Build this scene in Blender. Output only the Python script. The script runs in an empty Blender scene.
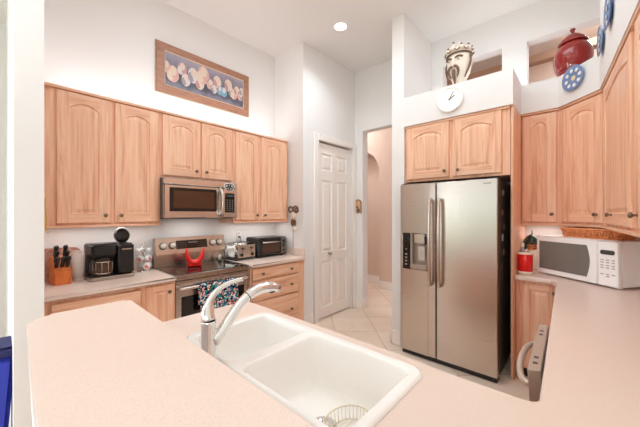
import bpy, bmesh, math, random
from mathutils import Vector, Matrix
PI = math.pi
C = bpy.context.scene.collection
SC = bpy.context.scene
random.seed(7)

# ------------------------------------------------------------------ camera, world, light, exposure
F_PX, YAW, CAM_Z = 290.8, 0.737, 1.463
cam_d = bpy.data.cameras.new('camera')
cam_d.sensor_fit = 'HORIZONTAL'; cam_d.sensor_width = 36.0
cam_d.lens = 36.0 * F_PX / 640.0
cam_d.clip_start = 0.03; cam_d.clip_end = 200
cam = bpy.data.objects.new('camera', cam_d); C.objects.link(cam)
cam.location = (0, 0, CAM_Z)
cam.rotation_euler = (PI / 2, 0, YAW - PI / 2)
SC.camera = cam

w = bpy.data.worlds.new('sky'); SC.world = w; w.use_nodes = True
bg = w.node_tree.nodes['Background']
bg.inputs[0].default_value = (0.86, 0.95, 1.08, 1); bg.inputs[1].default_value = 2.1

def area(name, loc, rot, sx, sy, power, col=(1, 0.95, 0.9), shape='RECTANGLE', spread=PI):
    l = bpy.data.lights.new(name, 'AREA'); l.shape = shape; l.size = sx
    if shape in ('RECTANGLE', 'ELLIPSE'): l.size_y = sy
    l.energy = power; l.color = col; l.spread = spread
    o = bpy.data.objects.new(name, l); C.objects.link(o); o.location = loc; o.rotation_euler = rot
    return o
# added fill lights without fixtures
COOL = (0.88, 0.99, 1.06)
area('kitchen_fill_light', (1.3, 1.1, 3.60), (0, 0, 0), 1.7, 1.7, 7, COOL)  # broad overhead fill added for even brightness, no fixture
area('range_fill_light', (1.65, 1.65, 3.60), (0, 0, 0), 0.8, 0.8, 16, COOL)  # added overhead fill that lifts the stove wall and ceiling
area('corner_fill_light', (2.2, 0.6, 3.60), (0, 0, 0), 1.2, 1.2, 13.5, COOL)  # added overhead fill for the refrigerator corner
area('hall_fill_light', (4.4, 3.7, 3.60), (0, 0, 0), 0.5, 0.5, 27, (0.95, 0.97, 1.0))  # unseen fill added to lift the hall
area('passage_fill_light', (4.45, -0.2, 3.60), (0, 0, 0), 0.5, 0.5, 12, (0.95, 0.97, 1.0))  # fill added to lighten the space behind the high openings
area('camera_fill_softbox', (-1.2, -0.4, 1.5), (PI / 2, 0, YAW - PI / 2), 0.8, 0.8, 13, COOL)  # softbox-like fill behind the camera, added to reach the backsplash
area('microwave_fill_light', (-1.6, 2.95, 1.7), (PI / 2, 0, -PI / 2 - 0.55), 0.5, 1.5, 30, COOL)  # tall fill panel added to brighten the white microwave front
area('ceiling_bounce_fill', (-1.5, 1.4, 1.85), (PI, 0, 0), 0.5, 0.5, 52, COOL)  # added uplight, bounced off the ceiling to flatten the lighting
area('cabinet_top_fill', (1.35, 3.02, 2.45), (PI - 0.25, 0, 0), 2.2, 0.2, 4.6, (0.93, 0.98, 1.02))  # hidden upward wash added for the stove wall and ceiling
area('ledge_fill', (3.45, 0.80, 2.735), (PI, 0, 0), 0.4, 0.55, 2.2, (0.93, 0.98, 1.02))  # unseen uplight added to brighten the niche wall above the refrigerator
area('corner_ledge_fill', (3.62, 0.15, 2.71), (PI, 0, 0), 0.15, 0.5, 0.9, (0.93, 0.98, 1.02))  # smaller unseen uplight added on the corner ledge
area('under_cabinet_fill', (0.6, 3.05, 1.35), (0, 0, 0), 0.7, 0.06, 1.45, (1.0, 0.97, 0.94))  # hidden fill added to lift backsplash and counter left of the range
area('under_cabinet_fill', (2.15, 3.05, 1.35), (0, 0, 0), 0.7, 0.06, 1.45, (1.0, 0.97, 0.94))  # matching added fill right of the range
area('corner_cabinet_fill', (3.56, 0.28, 1.345), (0, 0, 0), 0.12, 0.2, 0.7, (1.0, 0.97, 0.94))  # hidden fill added for the dim items beside the white microwave
area('cooktop_fill', (1.38, 3.0, 1.405), (0, 0, 0), 0.3, 0.1, 1.0, (1.0, 0.97, 0.94))  # weak fill added over the cooktop, no fixture built
# light portals in the patio doors and in the living area's side window
for nm, lc, rt, sx_, sy_ in (('patio_portal', (-5.11, 2.3, 1.25), (PI / 2, 0, -PI / 2), 5.2, 2.5), ('side_portal', (-2.8, 5.11, 1.25), (PI / 2, 0, PI), 3.2, 2.5)):
    area(nm, lc, rt, sx_, sy_, 1).data.cycles.is_portal = True

vs = SC.view_settings
vs.view_transform = 'Standard'; vs.look = 'None'; vs.gamma = 1.0; vs.use_curve_mapping = False
vs.exposure = -0.02
SC.cycles.max_bounces = 14; SC.cycles.diffuse_bounces = 9; SC.cycles.glossy_bounces = 5
SC.cycles.transmission_bounces = 8; SC.cycles.transparent_max_bounces = 8
SC.cycles.sample_clamp_indirect = 6.0
SC.cycles.use_denoising = True
SC.cycles.caustics_reflective = False; SC.cycles.caustics_refractive = False

# ------------------------------------------------------------------ materials
def s2l(c):
    return tuple((x / 12.92 if x <= 0.04045 else ((x + 0.055) / 1.055) ** 2.4) for x in [v / 255 for v in c])
def mat(name, rgb, rough=0.5, metal=0.0, spec=0.5, **kw):
    m = bpy.data.materials.new(name); m.use_nodes = True
    b = m.node_tree.nodes['Principled BSDF']
    b.inputs['Base Color'].default_value = (*s2l(rgb), 1)
    b.inputs['Roughness'].default_value = rough; b.inputs['Metallic'].default_value = metal
    b.inputs['Specular IOR Level'].default_value = spec
    for k, v in kw.items(): b.inputs[k.replace('_', ' ')].default_value = v
    return m
class NT:
    def __init__(s, m): s.t = m.node_tree; s.b = s.t.nodes['Principled BSDF']
    def n(s, typ, **kw):
        x = s.t.nodes.new(typ)
        for k, v in kw.items(): setattr(x, k, v)
        return x
    def l(s, a, b): s.t.links.new(a, b)
    def math(s, op, a, b=None, c=None):
        x = s.n('ShaderNodeMath', operation=op)
        for i, v in enumerate((a, b, c)):
            if v is None: continue
            if isinstance(v, (int, float)): x.inputs[i].default_value = v
            else: s.l(v, x.inputs[i])
        return x.outputs[0]
    def ramp(s, f, stops):
        r = s.n('ShaderNodeValToRGB'); e = r.color_ramp.elements
        while len(e) < len(stops): e.new(0.5)
        for i, (p, c) in enumerate(stops): e[i].position = p; e[i].color = (*s2l(c), 1)
        s.l(f, r.inputs[0]); return r.outputs[0]
    def coord(s, scale=(1, 1, 1), out='Object'):
        tc = s.n('ShaderNodeTexCoord'); mp = s.n('ShaderNodeMapping'); mp.inputs['Scale'].default_value = scale
        s.l(tc.outputs[out], mp.inputs[0]); return mp.outputs[0]
    def noise(s, vec, scale=1, detail=4, rough=0.5, dist=0):
        x = s.n('ShaderNodeTexNoise'); s.l(vec, x.inputs['Vector'])
        x.inputs['Scale'].default_value = scale; x.inputs['Detail'].default_value = detail
        x.inputs['Roughness'].default_value = rough; x.inputs['Distortion'].default_value = dist
        return x.outputs[0]
    def bump(s, h, strength=0.1, dist=0.01):
        x = s.n('ShaderNodeBump'); x.inputs['Strength'].default_value = strength; x.inputs['Distance'].default_value = dist
        s.l(h, x.inputs['Height']); s.l(x.outputs[0], s.b.inputs['Normal'])

def wood(name, stops, scale=(22, 22, 1.3), rough=0.42):
    m = mat(name, stops[1][1], rough); t = NT(m)
    v = t.coord(scale)
    n1 = t.noise(v, 1.0, 5, 0.55, 0.9); n2 = t.noise(t.coord((scale[0] * 4, scale[1] * 4, scale[2] * 2.2)), 1.0, 3, 0.6, 0.2)
    f = t.math('ADD', t.math('MULTIPLY', n1, 0.72), t.math('MULTIPLY', n2, 0.28))
    t.l(t.ramp(f, stops), t.b.inputs['Base Color']); t.bump(f, 0.05, 0.004)
    return m
OAK = wood('pickled_oak', [(0.30, (196, 138, 107)), (0.45, (230, 177, 145)), (0.60, (242, 199, 169)), (0.75, (224, 172, 138))])
OAK_H = wood('pickled_oak_rail', [(0.30, (196, 138, 107)), (0.45, (230, 177, 145)), (0.60, (242, 199, 169)), (0.75, (224, 172, 138))], scale=(1.3, 22, 22))
BLOCK = wood('knife_block_wood', [(0.3, (178, 86, 34)), (0.5, (214, 112, 50)), (0.65, (226, 130, 66)), (0.8, (200, 100, 44))], scale=(40, 40, 6))
FRAME_M = wood('frame_wood', [(0.3, (142, 98, 76)), (0.5, (166, 118, 94)), (0.65, (178, 130, 106)), (0.8, (160, 112, 88))], scale=(8, 60, 60), rough=0.4)
def plaster(name, rgb, scale=60):
    m = mat(name, rgb, 0.75, spec=0.2); t = NT(m)
    t.bump(t.noise(t.coord((1, 1, 1)), scale, 3, 0.6), 0.06, 0.004); return m
WALL = plaster('wall_paint', (232, 229, 227))
CEIL = plaster('ceiling_paint', (230, 228, 226), 90)
HALLW = plaster('hall_paint', (220, 198, 183))
TRIM = mat('trim_paint', (242, 236, 231), 0.45)
DOORW = mat('door_paint', (240, 233, 227), 0.4)
def speck(name, rgb, rgb2):
    m = mat(name, rgb, 0.32); t = NT(m); v = t.coord()
    n = t.noise(v, 420, 2, 0.7)
    t.l(t.ramp(n, [(0.33, rgb2), (0.46, rgb), (0.6, rgb), (0.74, tuple(min(255, c + 9) for c in rgb))]), t.b.inputs['Base Color'])
    return m
COUNTER = speck('solid_surface_beige', (231, 210, 197), (216, 191, 176))
def tile():
    m = mat('floor_tile', (222, 198, 178), 0.3); t = NT(m)
    tc = t.n('ShaderNodeNewGeometry'); sp = t.n('ShaderNodeSeparateXYZ'); t.l(tc.outputs['Position'], sp.inputs[0])
    a = t.math('DIVIDE', t.math('SUBTRACT', t.math('ADD', sp.outputs[0], sp.outputs[1]), 5.06), 0.72)
    b = t.math('DIVIDE', t.math('SUBTRACT', t.math('SUBTRACT', sp.outputs[0], sp.outputs[1]), 0.51), 0.72)
    def edge(q):
        fr = t.math('FRACT', q); return t.math('MINIMUM', fr, t.math('SUBTRACT', 1.0, fr))
    d = t.math('MINIMUM', edge(a), edge(b))
    g = t.math('GREATER_THAN', d, 0.006)
    cmb = t.n('ShaderNodeCombineXYZ'); t.l(t.math('FLOOR', a), cmb.inputs[0]); t.l(t.math('FLOOR', b), cmb.inputs[1])
    wn = t.n('ShaderNodeTexWhiteNoise'); t.l(cmb.outputs[0], wn.inputs['Vector'])
    n = t.noise(tc.outputs['Position'], 3.0, 6, 0.6, 0.6)
    f = t.math('ADD', t.math('MULTIPLY', n, 0.8), t.math('MULTIPLY', wn.outputs[0], 0.2))
    col = t.ramp(f, [(0.3, (226, 206, 186)), (0.5, (235, 217, 199)), (0.7, (240, 224, 208))])
    mx = t.n('ShaderNodeMix', data_type='RGBA'); t.l(g, mx.inputs[0])
    mx.inputs[6].default_value = (*s2l((176, 148, 130)), 1); t.l(col, mx.inputs[7]); t.l(mx.outputs[2], t.b.inputs['Base Color'])
    t.bump(g, 0.3, 0.004)
    return m
TILE = tile()
def steel(name, rgb, rough, scale, amt=0.06):
    m = mat(name, rgb, rough, 1.0); t = NT(m)
    n = t.noise(t.coord(scale), 1.0, 3, 0.6)
    t.l(t.math('ADD', t.math('MULTIPLY', n, amt * 2), rough - amt), t.b.inputs['Roughness'])
    return m
STEEL = steel('brushed_steel', (208, 196, 186), 0.27, (4, 4, 260), 0.012)
STEEL_MW = steel('brushed_steel_microwave', (224, 220, 217), 0.2, (4, 4, 260), 0.012)
STEEL_D = steel('brushed_steel_range', (208, 199, 191), 0.27, (4, 4, 260), 0.012)
HANDLE_M = mat('satin_steel_handle', (218, 208, 200), 0.25, 1.0)
CHROME = mat('chrome', (232, 230, 228), 0.06, 1.0)
KNOB_M = mat('pale_steel_knob', (222, 214, 206), 0.35, 0.3)
PEWTER = mat('pewter_knob', (128, 112, 96), 0.28, 1.0)
SINKM = mat('white_sink', (246, 243, 239), 0.16, **{'Coat_Weight': 0.3})
BLACKG = mat('black_glass', (14, 13, 14), 0.05, 0, 0.6)
BLACKP = mat('black_plastic', (30, 28, 28), 0.32)
DARKP = mat('dark_grey_plastic', (62, 58, 56), 0.45)
GREYM = mat('grey_appliance_side', (104, 92, 84), 0.45)
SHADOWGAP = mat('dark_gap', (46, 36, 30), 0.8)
WHITEP = mat('white_plastic', (249, 246, 243), 0.3)
WINDOW_BR = mat('brown_tinted_glass', (74, 46, 30), 0.06, 0, 0.6)
WINDOW_GR = mat('grey_mesh_glass', (122, 117, 110), 0.12, 0, 0.5)
CAVITY = mat('oven_cavity', (48, 38, 32), 0.5)
RED = mat('red_silicone', (232, 34, 28), 0.35)
REDGLAZE = mat('red_glaze', (142, 26, 19), 0.1, **{'Coat_Weight': 0.6})
CANRED = mat('red_enamel', (222, 30, 26), 0.2)
CREAM = mat('cream_glaze', (238, 226, 208), 0.25)
CERAMIC_W = mat('ivory_ceramic', (236, 224, 208), 0.25)
CERAMIC_B = mat('brown_ceramic_glaze', (112, 78, 60), 0.25)
BLUEG = mat('blue_glaze', (114, 136, 176), 0.22)
BLUEG2 = mat('dusty_blue_glaze', (140, 160, 188), 0.2)
CLEAR = mat('clear_plastic', (240, 232, 226), 0.12, 0, 0.6, Alpha=0.3)
GLASS = mat('smoky_glass', (120, 84, 60), 0.03, 0, 0.5, Alpha=0.45)
BLUEP = mat('blue_fabric', (44, 58, 176), 0.6)
NAVY = mat('navy_fabric', (28, 30, 90), 0.6)
GREEN = mat('green_glaze', (44, 120, 62), 0.25)
DKGREEN = mat('dark_green_glaze', (30, 48, 36), 0.22)
SKIN = mat('tan_glaze', (214, 138, 88), 0.3)
YELLOW = mat('yellow_ribbon', (226, 196, 96), 0.6)
ORANGE_TXT = mat('grey_print', (150, 140, 132), 0.5)
INK = mat('black_ink', (40, 36, 34), 0.6)
WHITE_INK = mat('white_ink', (236, 232, 228), 0.5)

def wicker():
    m = mat('wicker', (206, 118, 66), 0.55); t = NT(m)
    n = t.noise(t.coord((60, 60, 90)), 1.0, 3, 0.6, 0.5)
    t.l(t.ramp(n, [(0.30, (140, 70, 36)), (0.42, (222, 138, 84)), (0.62, (238, 166, 112)), (0.8, (210, 122, 72))]), t.b.inputs['Base Color'])
    t.bump(n, 0.5, 0.01); return m
WICKER = wicker()
def towel_mat():
    m = mat('towel_print', (60, 60, 90), 0.9, spec=0.1); t = NT(m)
    vo = t.n('ShaderNodeTexVoronoi'); t.l(t.coord((1, 1, 1)), vo.inputs['Vector']); vo.inputs['Scale'].default_value = 72
    sp = t.n('ShaderNodeSeparateColor'); t.l(vo.outputs['Color'], sp.inputs[0])
    r = t.n('ShaderNodeValToRGB'); r.color_ramp.interpolation = 'CONSTANT'; e = r.color_ramp.elements
    st = [(0.0, (26, 30, 62)), (0.28, (44, 150, 146)), (0.48, (240, 150, 156)), (0.58, (240, 234, 228)), (0.74, (70, 116, 176)), (0.84, (30, 34, 66)), (0.93, (240, 186, 150))]
    while len(e) < len(st): e.new(0.5)
    for i, (p, c) in enumerate(st): e[i].position = p; e[i].color = (*s2l(c), 1)
    t.l(sp.outputs[0], r.inputs[0]); t.l(r.outputs[0], t.b.inputs['Base Color']); return m
TOWEL = towel_mat()
def marble():
    m = mat('brown_board', (170, 120, 100), 0.35); t = NT(m)
    n = t.noise(t.coord((14, 14, 14)), 1.0, 6, 0.65, 1.5)
    t.l(t.ramp(n, [(0.3, (104, 64, 52)), (0.5, (168, 120, 100)), (0.66, (196, 150, 128)), (0.8, (150, 98, 80))]), t.b.inputs['Base Color']); return m
BOARD = marble()
def emit(name, rgb, st):
    m = bpy.data.materials.new(name); m.use_nodes = True; b = m.node_tree.nodes['Principled BSDF']
    b.inputs['Base Color'].default_value = (*s2l(rgb), 1)
    b.inputs['Emission Color'].default_value = (*s2l(rgb), 1); b.inputs['Emission Strength'].default_value = st; return m
LAMP = emit('lamp_diffuser', (255, 250, 244), 6.0)
DISPLAY = mat('display_window', (70, 70, 66), 0.1)

# ------------------------------------------------------------------ mesh helpers
class MB:
    def __init__(s): s.bm = bmesh.new(); s.mats = []; s.mi = 0
    def m(s, mt):
        if mt not in s.mats: s.mats.append(mt)
        s.mi = s.mats.index(mt); return s
    def _f(s, vs, smooth=False):
        try:
            f = s.bm.faces.new(vs); f.material_index = s.mi; f.smooth = smooth; return f
        except ValueError: return None
    def box(s, x0, x1, y0, y1, z0, z1, bev=0, M=None, seg=2):
        if x0 > x1: x0, x1 = x1, x0
        if y0 > y1: y0, y1 = y1, y0
        if z0 > z1: z0, z1 = z1, z0
        vs = [s.bm.verts.new(p) for p in ((x0, y0, z0), (x1, y0, z0), (x1, y1, z0), (x0, y1, z0), (x0, y0, z1), (x1, y0, z1), (x1, y1, z1), (x0, y1, z1))]
        fs = [s._f([vs[i] for i in q]) for q in ((3, 2, 1, 0), (4, 5, 6, 7), (0, 1, 5, 4), (1, 2, 6, 5), (2, 3, 7, 6), (3, 0, 4, 7))]
        if bev:
            es = list({e for f in fs for e in f.edges})
            r = bmesh.ops.bevel(s.bm, geom=es, offset=bev, segments=seg, affect='EDGES', clamp_overlap=True, material=-1)
            for f in r['faces']: f.smooth = True
            vs = list({v for f in fs + r['faces'] if f.is_valid for v in f.verts})
        if M: bmesh.ops.transform(s.bm, matrix=M, verts=vs)
        return s
    def prism(s, pts, z0, z1, bev=0, M=None, seg=2):
        b = [s.bm.verts.new((x, y, z0)) for x, y in pts]; t = [s.bm.verts.new((x, y, z1)) for x, y in pts]
        n = len(pts); fs = [s._f(b[::-1]), s._f(t)]
        for i in range(n): fs.append(s._f([b[i], b[(i + 1) % n], t[(i + 1) % n], t[i]]))
        vs = b + t
        if bev:
            es = [e for e in fs[1].edges] + [e for e in fs[0].edges]
            r = bmesh.ops.bevel(s.bm, geom=es, offset=bev, segments=seg, affect='EDGES', clamp_overlap=True, material=-1)
            for f in r['faces']: f.smooth = True
            vs = list({v for f in fs + r['faces'] if f.is_valid for v in f.verts})
        if M: bmesh.ops.transform(s.bm, matrix=M, verts=vs)
        return s
    def lathe(s, prof, n=28, loc=(0, 0, 0), M=None, cap=True):
        rings = []; vs = []
        for r, z in prof:
            if r < 1e-5: v = [s.bm.verts.new((0, 0, z))]
            else: v = [s.bm.verts.new((r * math.cos(2 * PI * i / n), r * math.sin(2 * PI * i / n), z)) for i in range(n)]
            rings.append(v); vs += v
        for a, b in zip(rings, rings[1:]):
            if len(a) == 1 and len(b) == 1: continue
            for i in range(n):
                j = (i + 1) % n
                if len(a) == 1: s._f([a[0], b[j], b[i]], True)
                elif len(b) == 1: s._f([a[i], a[j], b[0]], True)
                else: s._f([a[i], a[j], b[j], b[i]], True)
        if cap:
            if len(rings[0]) > 1: s._f(rings[0][::-1])
            if len(rings[-1]) > 1: s._f(rings[-1])
        if M: bmesh.ops.transform(s.bm, matrix=M, verts=vs)
        bmesh.ops.translate(s.bm, vec=loc, verts=vs)
        return s
    def tube(s, pts, r, n=12, closed=False, flat=None):
        pts = [Vector(p) for p in pts]; R = r if isinstance(r, (list, tuple)) else [r] * len(pts)
        rings = []; N = len(pts); up = Vector((0, 0, 1)); prev = None
        for i, p in enumerate(pts):
            if closed: d = pts[(i + 1) % N] - pts[i - 1]
            else: d = pts[min(i + 1, N - 1)] - pts[max(i - 1, 0)]
            d.normalize()
            if prev is None:
                a = d.cross(up)
                if a.length < 1e-3: a = d.cross(Vector((1, 0, 0)))
            else: a = prev - d * prev.dot(d)
            a.normalize(); prev = a; b = d.cross(a)
            k = flat or 1.0
            rings.append([s.bm.verts.new(p + a * R[i] * math.cos(2 * PI * j / n) + b * R[i] * k * math.sin(2 * PI * j / n)) for j in range(n)])
        for i in range(N if closed else N - 1):
            a, b = rings[i], rings[(i + 1) % N]
            for j in range(n): s._f([a[j], a[(j + 1) % n], b[(j + 1) % n], b[j]], True)
        if not closed: s._f(rings[0][::-1]); s._f(rings[-1])
        return s
    def cyl(s, p0, p1, r, n=16): return s.tube([p0, p1], r, n)
    def ball(s, c, r, sc=(1, 1, 1), n=14, M=None):
        g = bmesh.ops.create_uvsphere(s.bm, u_segments=n, v_segments=max(6, n * 2 // 3), radius=r)
        vs = g['verts']
        for f in {f for v in vs for f in v.link_faces}: f.smooth = True; f.material_index = s.mi
        bmesh.ops.scale(s.bm, vec=sc, verts=vs)
        if M: bmesh.ops.transform(s.bm, matrix=M, verts=vs)
        bmesh.ops.translate(s.bm, vec=c, verts=vs); return s
    def build(s, name, mt=None, parent=None, loc=None, rot=None):
        me = bpy.data.meshes.new(name); bmesh.ops.recalc_face_normals(s.bm, faces=s.bm.faces); s.bm.to_mesh(me); s.bm.free()
        for x in ([mt] if (mt and not s.mats) else s.mats): me.materials.append(x)
        o = bpy.data.objects.new(name, me); C.objects.link(o)
        if parent: o.parent = parent
        if loc is not None: o.location = loc
        if rot is not None: o.rotation_euler = rot
        return o
def tag(o, label, cat, group=None):
    o['label'] = label; o['category'] = cat
    if group: o['group'] = group
    return o
def thing(name, label, cat, loc=(0, 0, 0), rz=0, group=None):
    o = bpy.data.objects.new(name, None); o.empty_display_size = 0.05; C.objects.link(o)
    o.location = loc; o.rotation_euler = (0, 0, rz); return tag(o, label, cat, group)
def st(name, mb, m, parent=None):
    o = mb.build(name, m, parent)
    if not parent: o['kind'] = 'structure'
    return o
def sbox(name, m, *b, bev=0): return st(name, MB().box(*b, bev=bev), m)
def RM(axis, ang, loc=(0, 0, 0)): return Matrix.Translation(loc) @ Matrix.Rotation(ang, 4, axis)
def arc(c, r, a0, a1, n):
    return [(c[0] + r * math.cos(a0 + (a1 - a0) * i / n), c[1] + r * math.sin(a0 + (a1 - a0) * i / n)) for i in range(n + 1)]
def rrect(x0, x1, y0, y1, r, n=6):
    rs = r if isinstance(r, (list, tuple)) else [r] * 4   # order: x1y0? -> corners (x0y0),(x1y0),(x1y1),(x0y1)
    p = []
    for (cx, cy, a, q) in ((x0, y0, PI, rs[0]), (x1, y0, 1.5 * PI, rs[1]), (x1, y1, 0, rs[2]), (x0, y1, 0.5 * PI, rs[3])):
        ccx = cx + q if cx == x0 else cx - q; ccy = cy + q if cy == y0 else cy - q
        p += arc((ccx, ccy), q, a, a + PI / 2, n)
    return p
def text_mesh(body, size, m, name, parent, M, extr=0.0006):
    cu = bpy.data.curves.new('t', 'FONT'); cu.body = body; cu.size = size; cu.extrude = extr; cu.align_x = 'CENTER'; cu.align_y = 'CENTER'
    o = bpy.data.objects.new('t', cu); C.objects.link(o)
    dg = bpy.context.evaluated_depsgraph_get(); me = bpy.data.meshes.new_from_object(o.evaluated_get(dg))
    bpy.data.objects.remove(o); me.transform(M); me.materials.clear(); me.materials.append(m); me.name = name
    q = bpy.data.objects.new(name, me); C.objects.link(q); q.parent = parent; return q

# ================================================================== SETTING
H = 3.66
def wall_hole(name, m, axis, a0, a1, t0, t1, hole):     # one wall with openings, holes = (a0,a1,z0,z1)
    mb = MB(); xs = sorted({a0, a1, *[h[0] for h in hole], *[h[1] for h in hole]})
    for p, q in zip(xs, xs[1:]):
        zs = [(0, H)]
        for h in hole:
            if h[0] <= p and q <= h[1]:
                nz = []
                for z0, z1 in zs:
                    if h[2] > z0: nz.append((z0, min(z1, h[2])))
                    if h[3] < z1: nz.append((max(z0, h[3]), z1))
                zs = nz
        for z0, z1 in zs:
            if axis == 'x': mb.box(p, q, t0, t1, z0, z1)
            else: mb.box(t0, t1, p, q, z0, z1)
    return st(name, mb, m)
sbox('floor', TILE, -5, 6.4, -1.4, 7.0, -0.06, 0)
sbox('ceiling', CEIL, -5, 6.4, -1.4, 7.0, H, H + 0.06)
# stove wall and the free wall end at its left
sbox('wall_left', WALL, 0.165, 2.61, 3.23, 3.35, 0, H)
sbox('wall_left_end', WALL, 0.048, 0.160, 2.13, 5.0, 0, H)
wall_hole('wall_far', WALL, 'x', -5, 0.048, 5.0, 5.1, [(-4.4, -1.2, 0.0, 2.5)])
# pantry box
wall_hole('wall_pantry', WALL, 'x', 2.61, 3.75, 2.66, 2.78, [(2.89, 3.655, 0, 2.456)])
sbox('wall_pantry_side', WALL, 2.61, 2.73, 2.78, 3.35, 0, H)
sbox('wall_pantry_inside', WALL, 2.73, 3.75, 3.25, 3.35, 0, H)
# back wall behind the refrigerator with the hall opening and two high pass-through openings
wall_hole('wall_back', WALL, 'y', -1.0, 4.5, 3.75, 3.89, [(1.61, 2.52, 0, 2.73), (0.674, 1.313, 2.86, 3.30), (-0.26, 0.446, 2.80, 3.285)])
sbox('wall_fridge_side', WALL, 2.98, 3.75, 1.461, 1.606, 0, H)
# right wall (slightly off square)
RA = math.radians(4.5)
def rw(u, off):            # point on a line parallel to the right wall, 'off' in front of the upper cabinets' faces
    return (u, -0.107 - (3.06 - u) * math.tan(RA) + off)
a, b = rw(-5, -0.325), rw(4.0, -0.325)
st('wall_right', MB().prism([a, (a[0], a[1] - 0.12), (b[0], b[1] - 0.12), b], 0, H), WALL)
# hall
wall_hole('wall_hall', HALLW, 'y', -1.0, 4.4, 5.0, 5.12, [(2.97, 3.9, 0, 2.75)])
YZX = Matrix(((0, 0, 1, 0), (1, 0, 0, 0), (0, 1, 0, 0), (0, 0, 0, 1)))
st('wall_hall_arch', MB().prism([(2.97, 2.76), (2.97, 2.27)] + arc((3.435, 2.27), 0.465, PI, 0, 20) + [(3.9, 2.76)], 5.005, 5.115, M=YZX), HALLW)
sbox('wall_hall_end', HALLW, 5.32, 5.42, -1.0, 4.4, 0, H)
sbox('wall_hall_left', HALLW, 3.89, 6.2, 4.4, 4.5, 0, H)
sbox('wall_hall_right', HALLW, 3.89, 6.2, -1.1, -1.0, 0, H)
sbox('trim_beam', mat('tan_beam', (188, 150, 126), 0.6), 4.5, 4.62, -1.0, 1.58, 3.36, 3.45)
sbox('trim_ledge', TRIM, 4.9, 4.998, -1.0, 1.58, 3.24, 3.26)
# soffits over the cabinets
sbox('wall_soffit_fridge', WALL, 2.98, 3.75, 0.454, 1.461, 2.412, 2.725)
c1, c2 = (3.41, 0.165), (3.12, -0.120)
p_end = rw(0.9, 0.012)
w0, w1 = rw(3.75, -0.325), rw(0.9, -0.325)
wm_ = rw(3.115, -0.325)
st('wall_soffit_corner', MB().prism([(3.40, 0.454), (3.40, 0.170), (3.115, -0.09), wm_, w0, (3.75, 0.454)], 2.425, 2.70), WALL)
st('wall_soffit_right', MB().prism([(3.115, -0.09), p_end, w1, wm_], 2.425, H), WALL)
# far side of the living area: patio doors looking to the garden (behind the camera)
wall_hole('wall_living', WALL, 'y', -1.4, 5.1, -5.1, -5.0, [(-0.3, 4.9, 0.0, 2.5)])
mb = MB()
for y in (-0.3, 1.0, 2.3, 3.6, 4.84): mb.box(-5.08, -5.02, y, y + 0.06, 0, 2.5)
mb.box(-5.08, -5.02, -0.3, 4.9, 2.44, 2.5)
st('window_1', mb, TRIM)

# baseboards and casings
def baseboard(name, *b): return sbox(name, TRIM, *b, bev=0.006)
baseboard('baseboard_pantry', 2.598, 2.79, 2.643, 2.66, 0, 0.15)
baseboard('baseboard_back', 3.733, 3.75, 2.525, 2.64, 0, 0.15)
baseboard('baseboard_jamb', 3.735, 3.89, 2.503, 2.52, 0, 0.15)
baseboard('baseboard_column', 2.963, 3.2, 1.606, 1.622, 0, 0.16)
baseboard('baseboard_column_end', 2.963, 2.98, 1.461, 1.606, 0, 0.16)
baseboard('baseboard_hall', 4.982, 5.0, -0.99, 2.97, 0, 0.16)
baseboard('baseboard_hall_end', 5.302, 5.32, -0.99, 4.39, 0, 0.16)
mb = MB()
mb.box(2.793, 2.89, 2.636, 2.66, 0, 2.54, bev=0.006); mb.box(3.655, 3.742, 2.636, 2.66, 0, 2.54, bev=0.006)
mb.box(2.89, 3.655, 2.636, 2.66, 2.456, 2.54, bev=0.006)
st('trim_1', mb, TRIM)

# pantry door: six raised panels, narrow knob
def six_panel(mb, x0, x1, z0, z1, y):
    d = 0.035; xs = [(2.985, 3.215), (3.315, 3.553)]; rows = [(0.16, 0.80), (0.92, 1.93), (2.06, 2.30)]
    cx = [x0, xs[0][0], xs[0][1], xs[1][0], xs[1][1], x1]
    zs = [z0]; 
    for r in rows: zs += [r[0], r[1]]
    zs.append(z1)
    for i in range(5):
        for j in range(7):
            if i in (1, 3) and j in (1, 3, 5):
                X0, X1, Z0, Z1 = cx[i], cx[i + 1], zs[j], zs[j + 1]
                def ring(k, yy): return [mb.bm.verts.new(p) for p in ((X0 + k, yy, Z0 + k), (X1 - k, yy, Z0 + k), (X1 - k, yy, Z1 - k), (X0 + k, yy, Z1 - k))]
                R = [ring(0, y), ring(0.014, y + 0.014), ring(0.026, y + 0.014), ring(0.055, y + 0.002)]
                for p, q in zip(R, R[1:]):
                    for e in range(4): mb._f([p[e], p[(e + 1) % 4], q[(e + 1) % 4], q[e]])
                mb._f(R[-1])
            else:
                v = [mb.bm.verts.new(p) for p in ((cx[i], y, zs[j]), (cx[i + 1], y, zs[j]), (cx[i + 1], y, zs[j + 1]), (cx[i], y, zs[j + 1]))]
                mb._f(v)
    bmesh.ops.remove_doubles(mb.bm, verts=mb.bm.verts, dist=1e-5)
mb = MB(); six_panel(mb, 2.896, 3.650, 0.018, 2.436, 2.682); mb.box(2.896, 3.650, 2.698, 2.717, 0.018, 2.436)
dr = st('door_1', mb, DOORW)
MB().lathe([(0.012, 0), (0.010, 0.018), (0.022, 0.026), (0.026, 0.036), (0.018, 0.046), (0, 0.048)], 16, M=RM('X', PI / 2)).build('door_knob', mat('brass', (176, 152, 116), 0.25, 1), dr, loc=(3.14, 2.682, 0.90))

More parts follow.
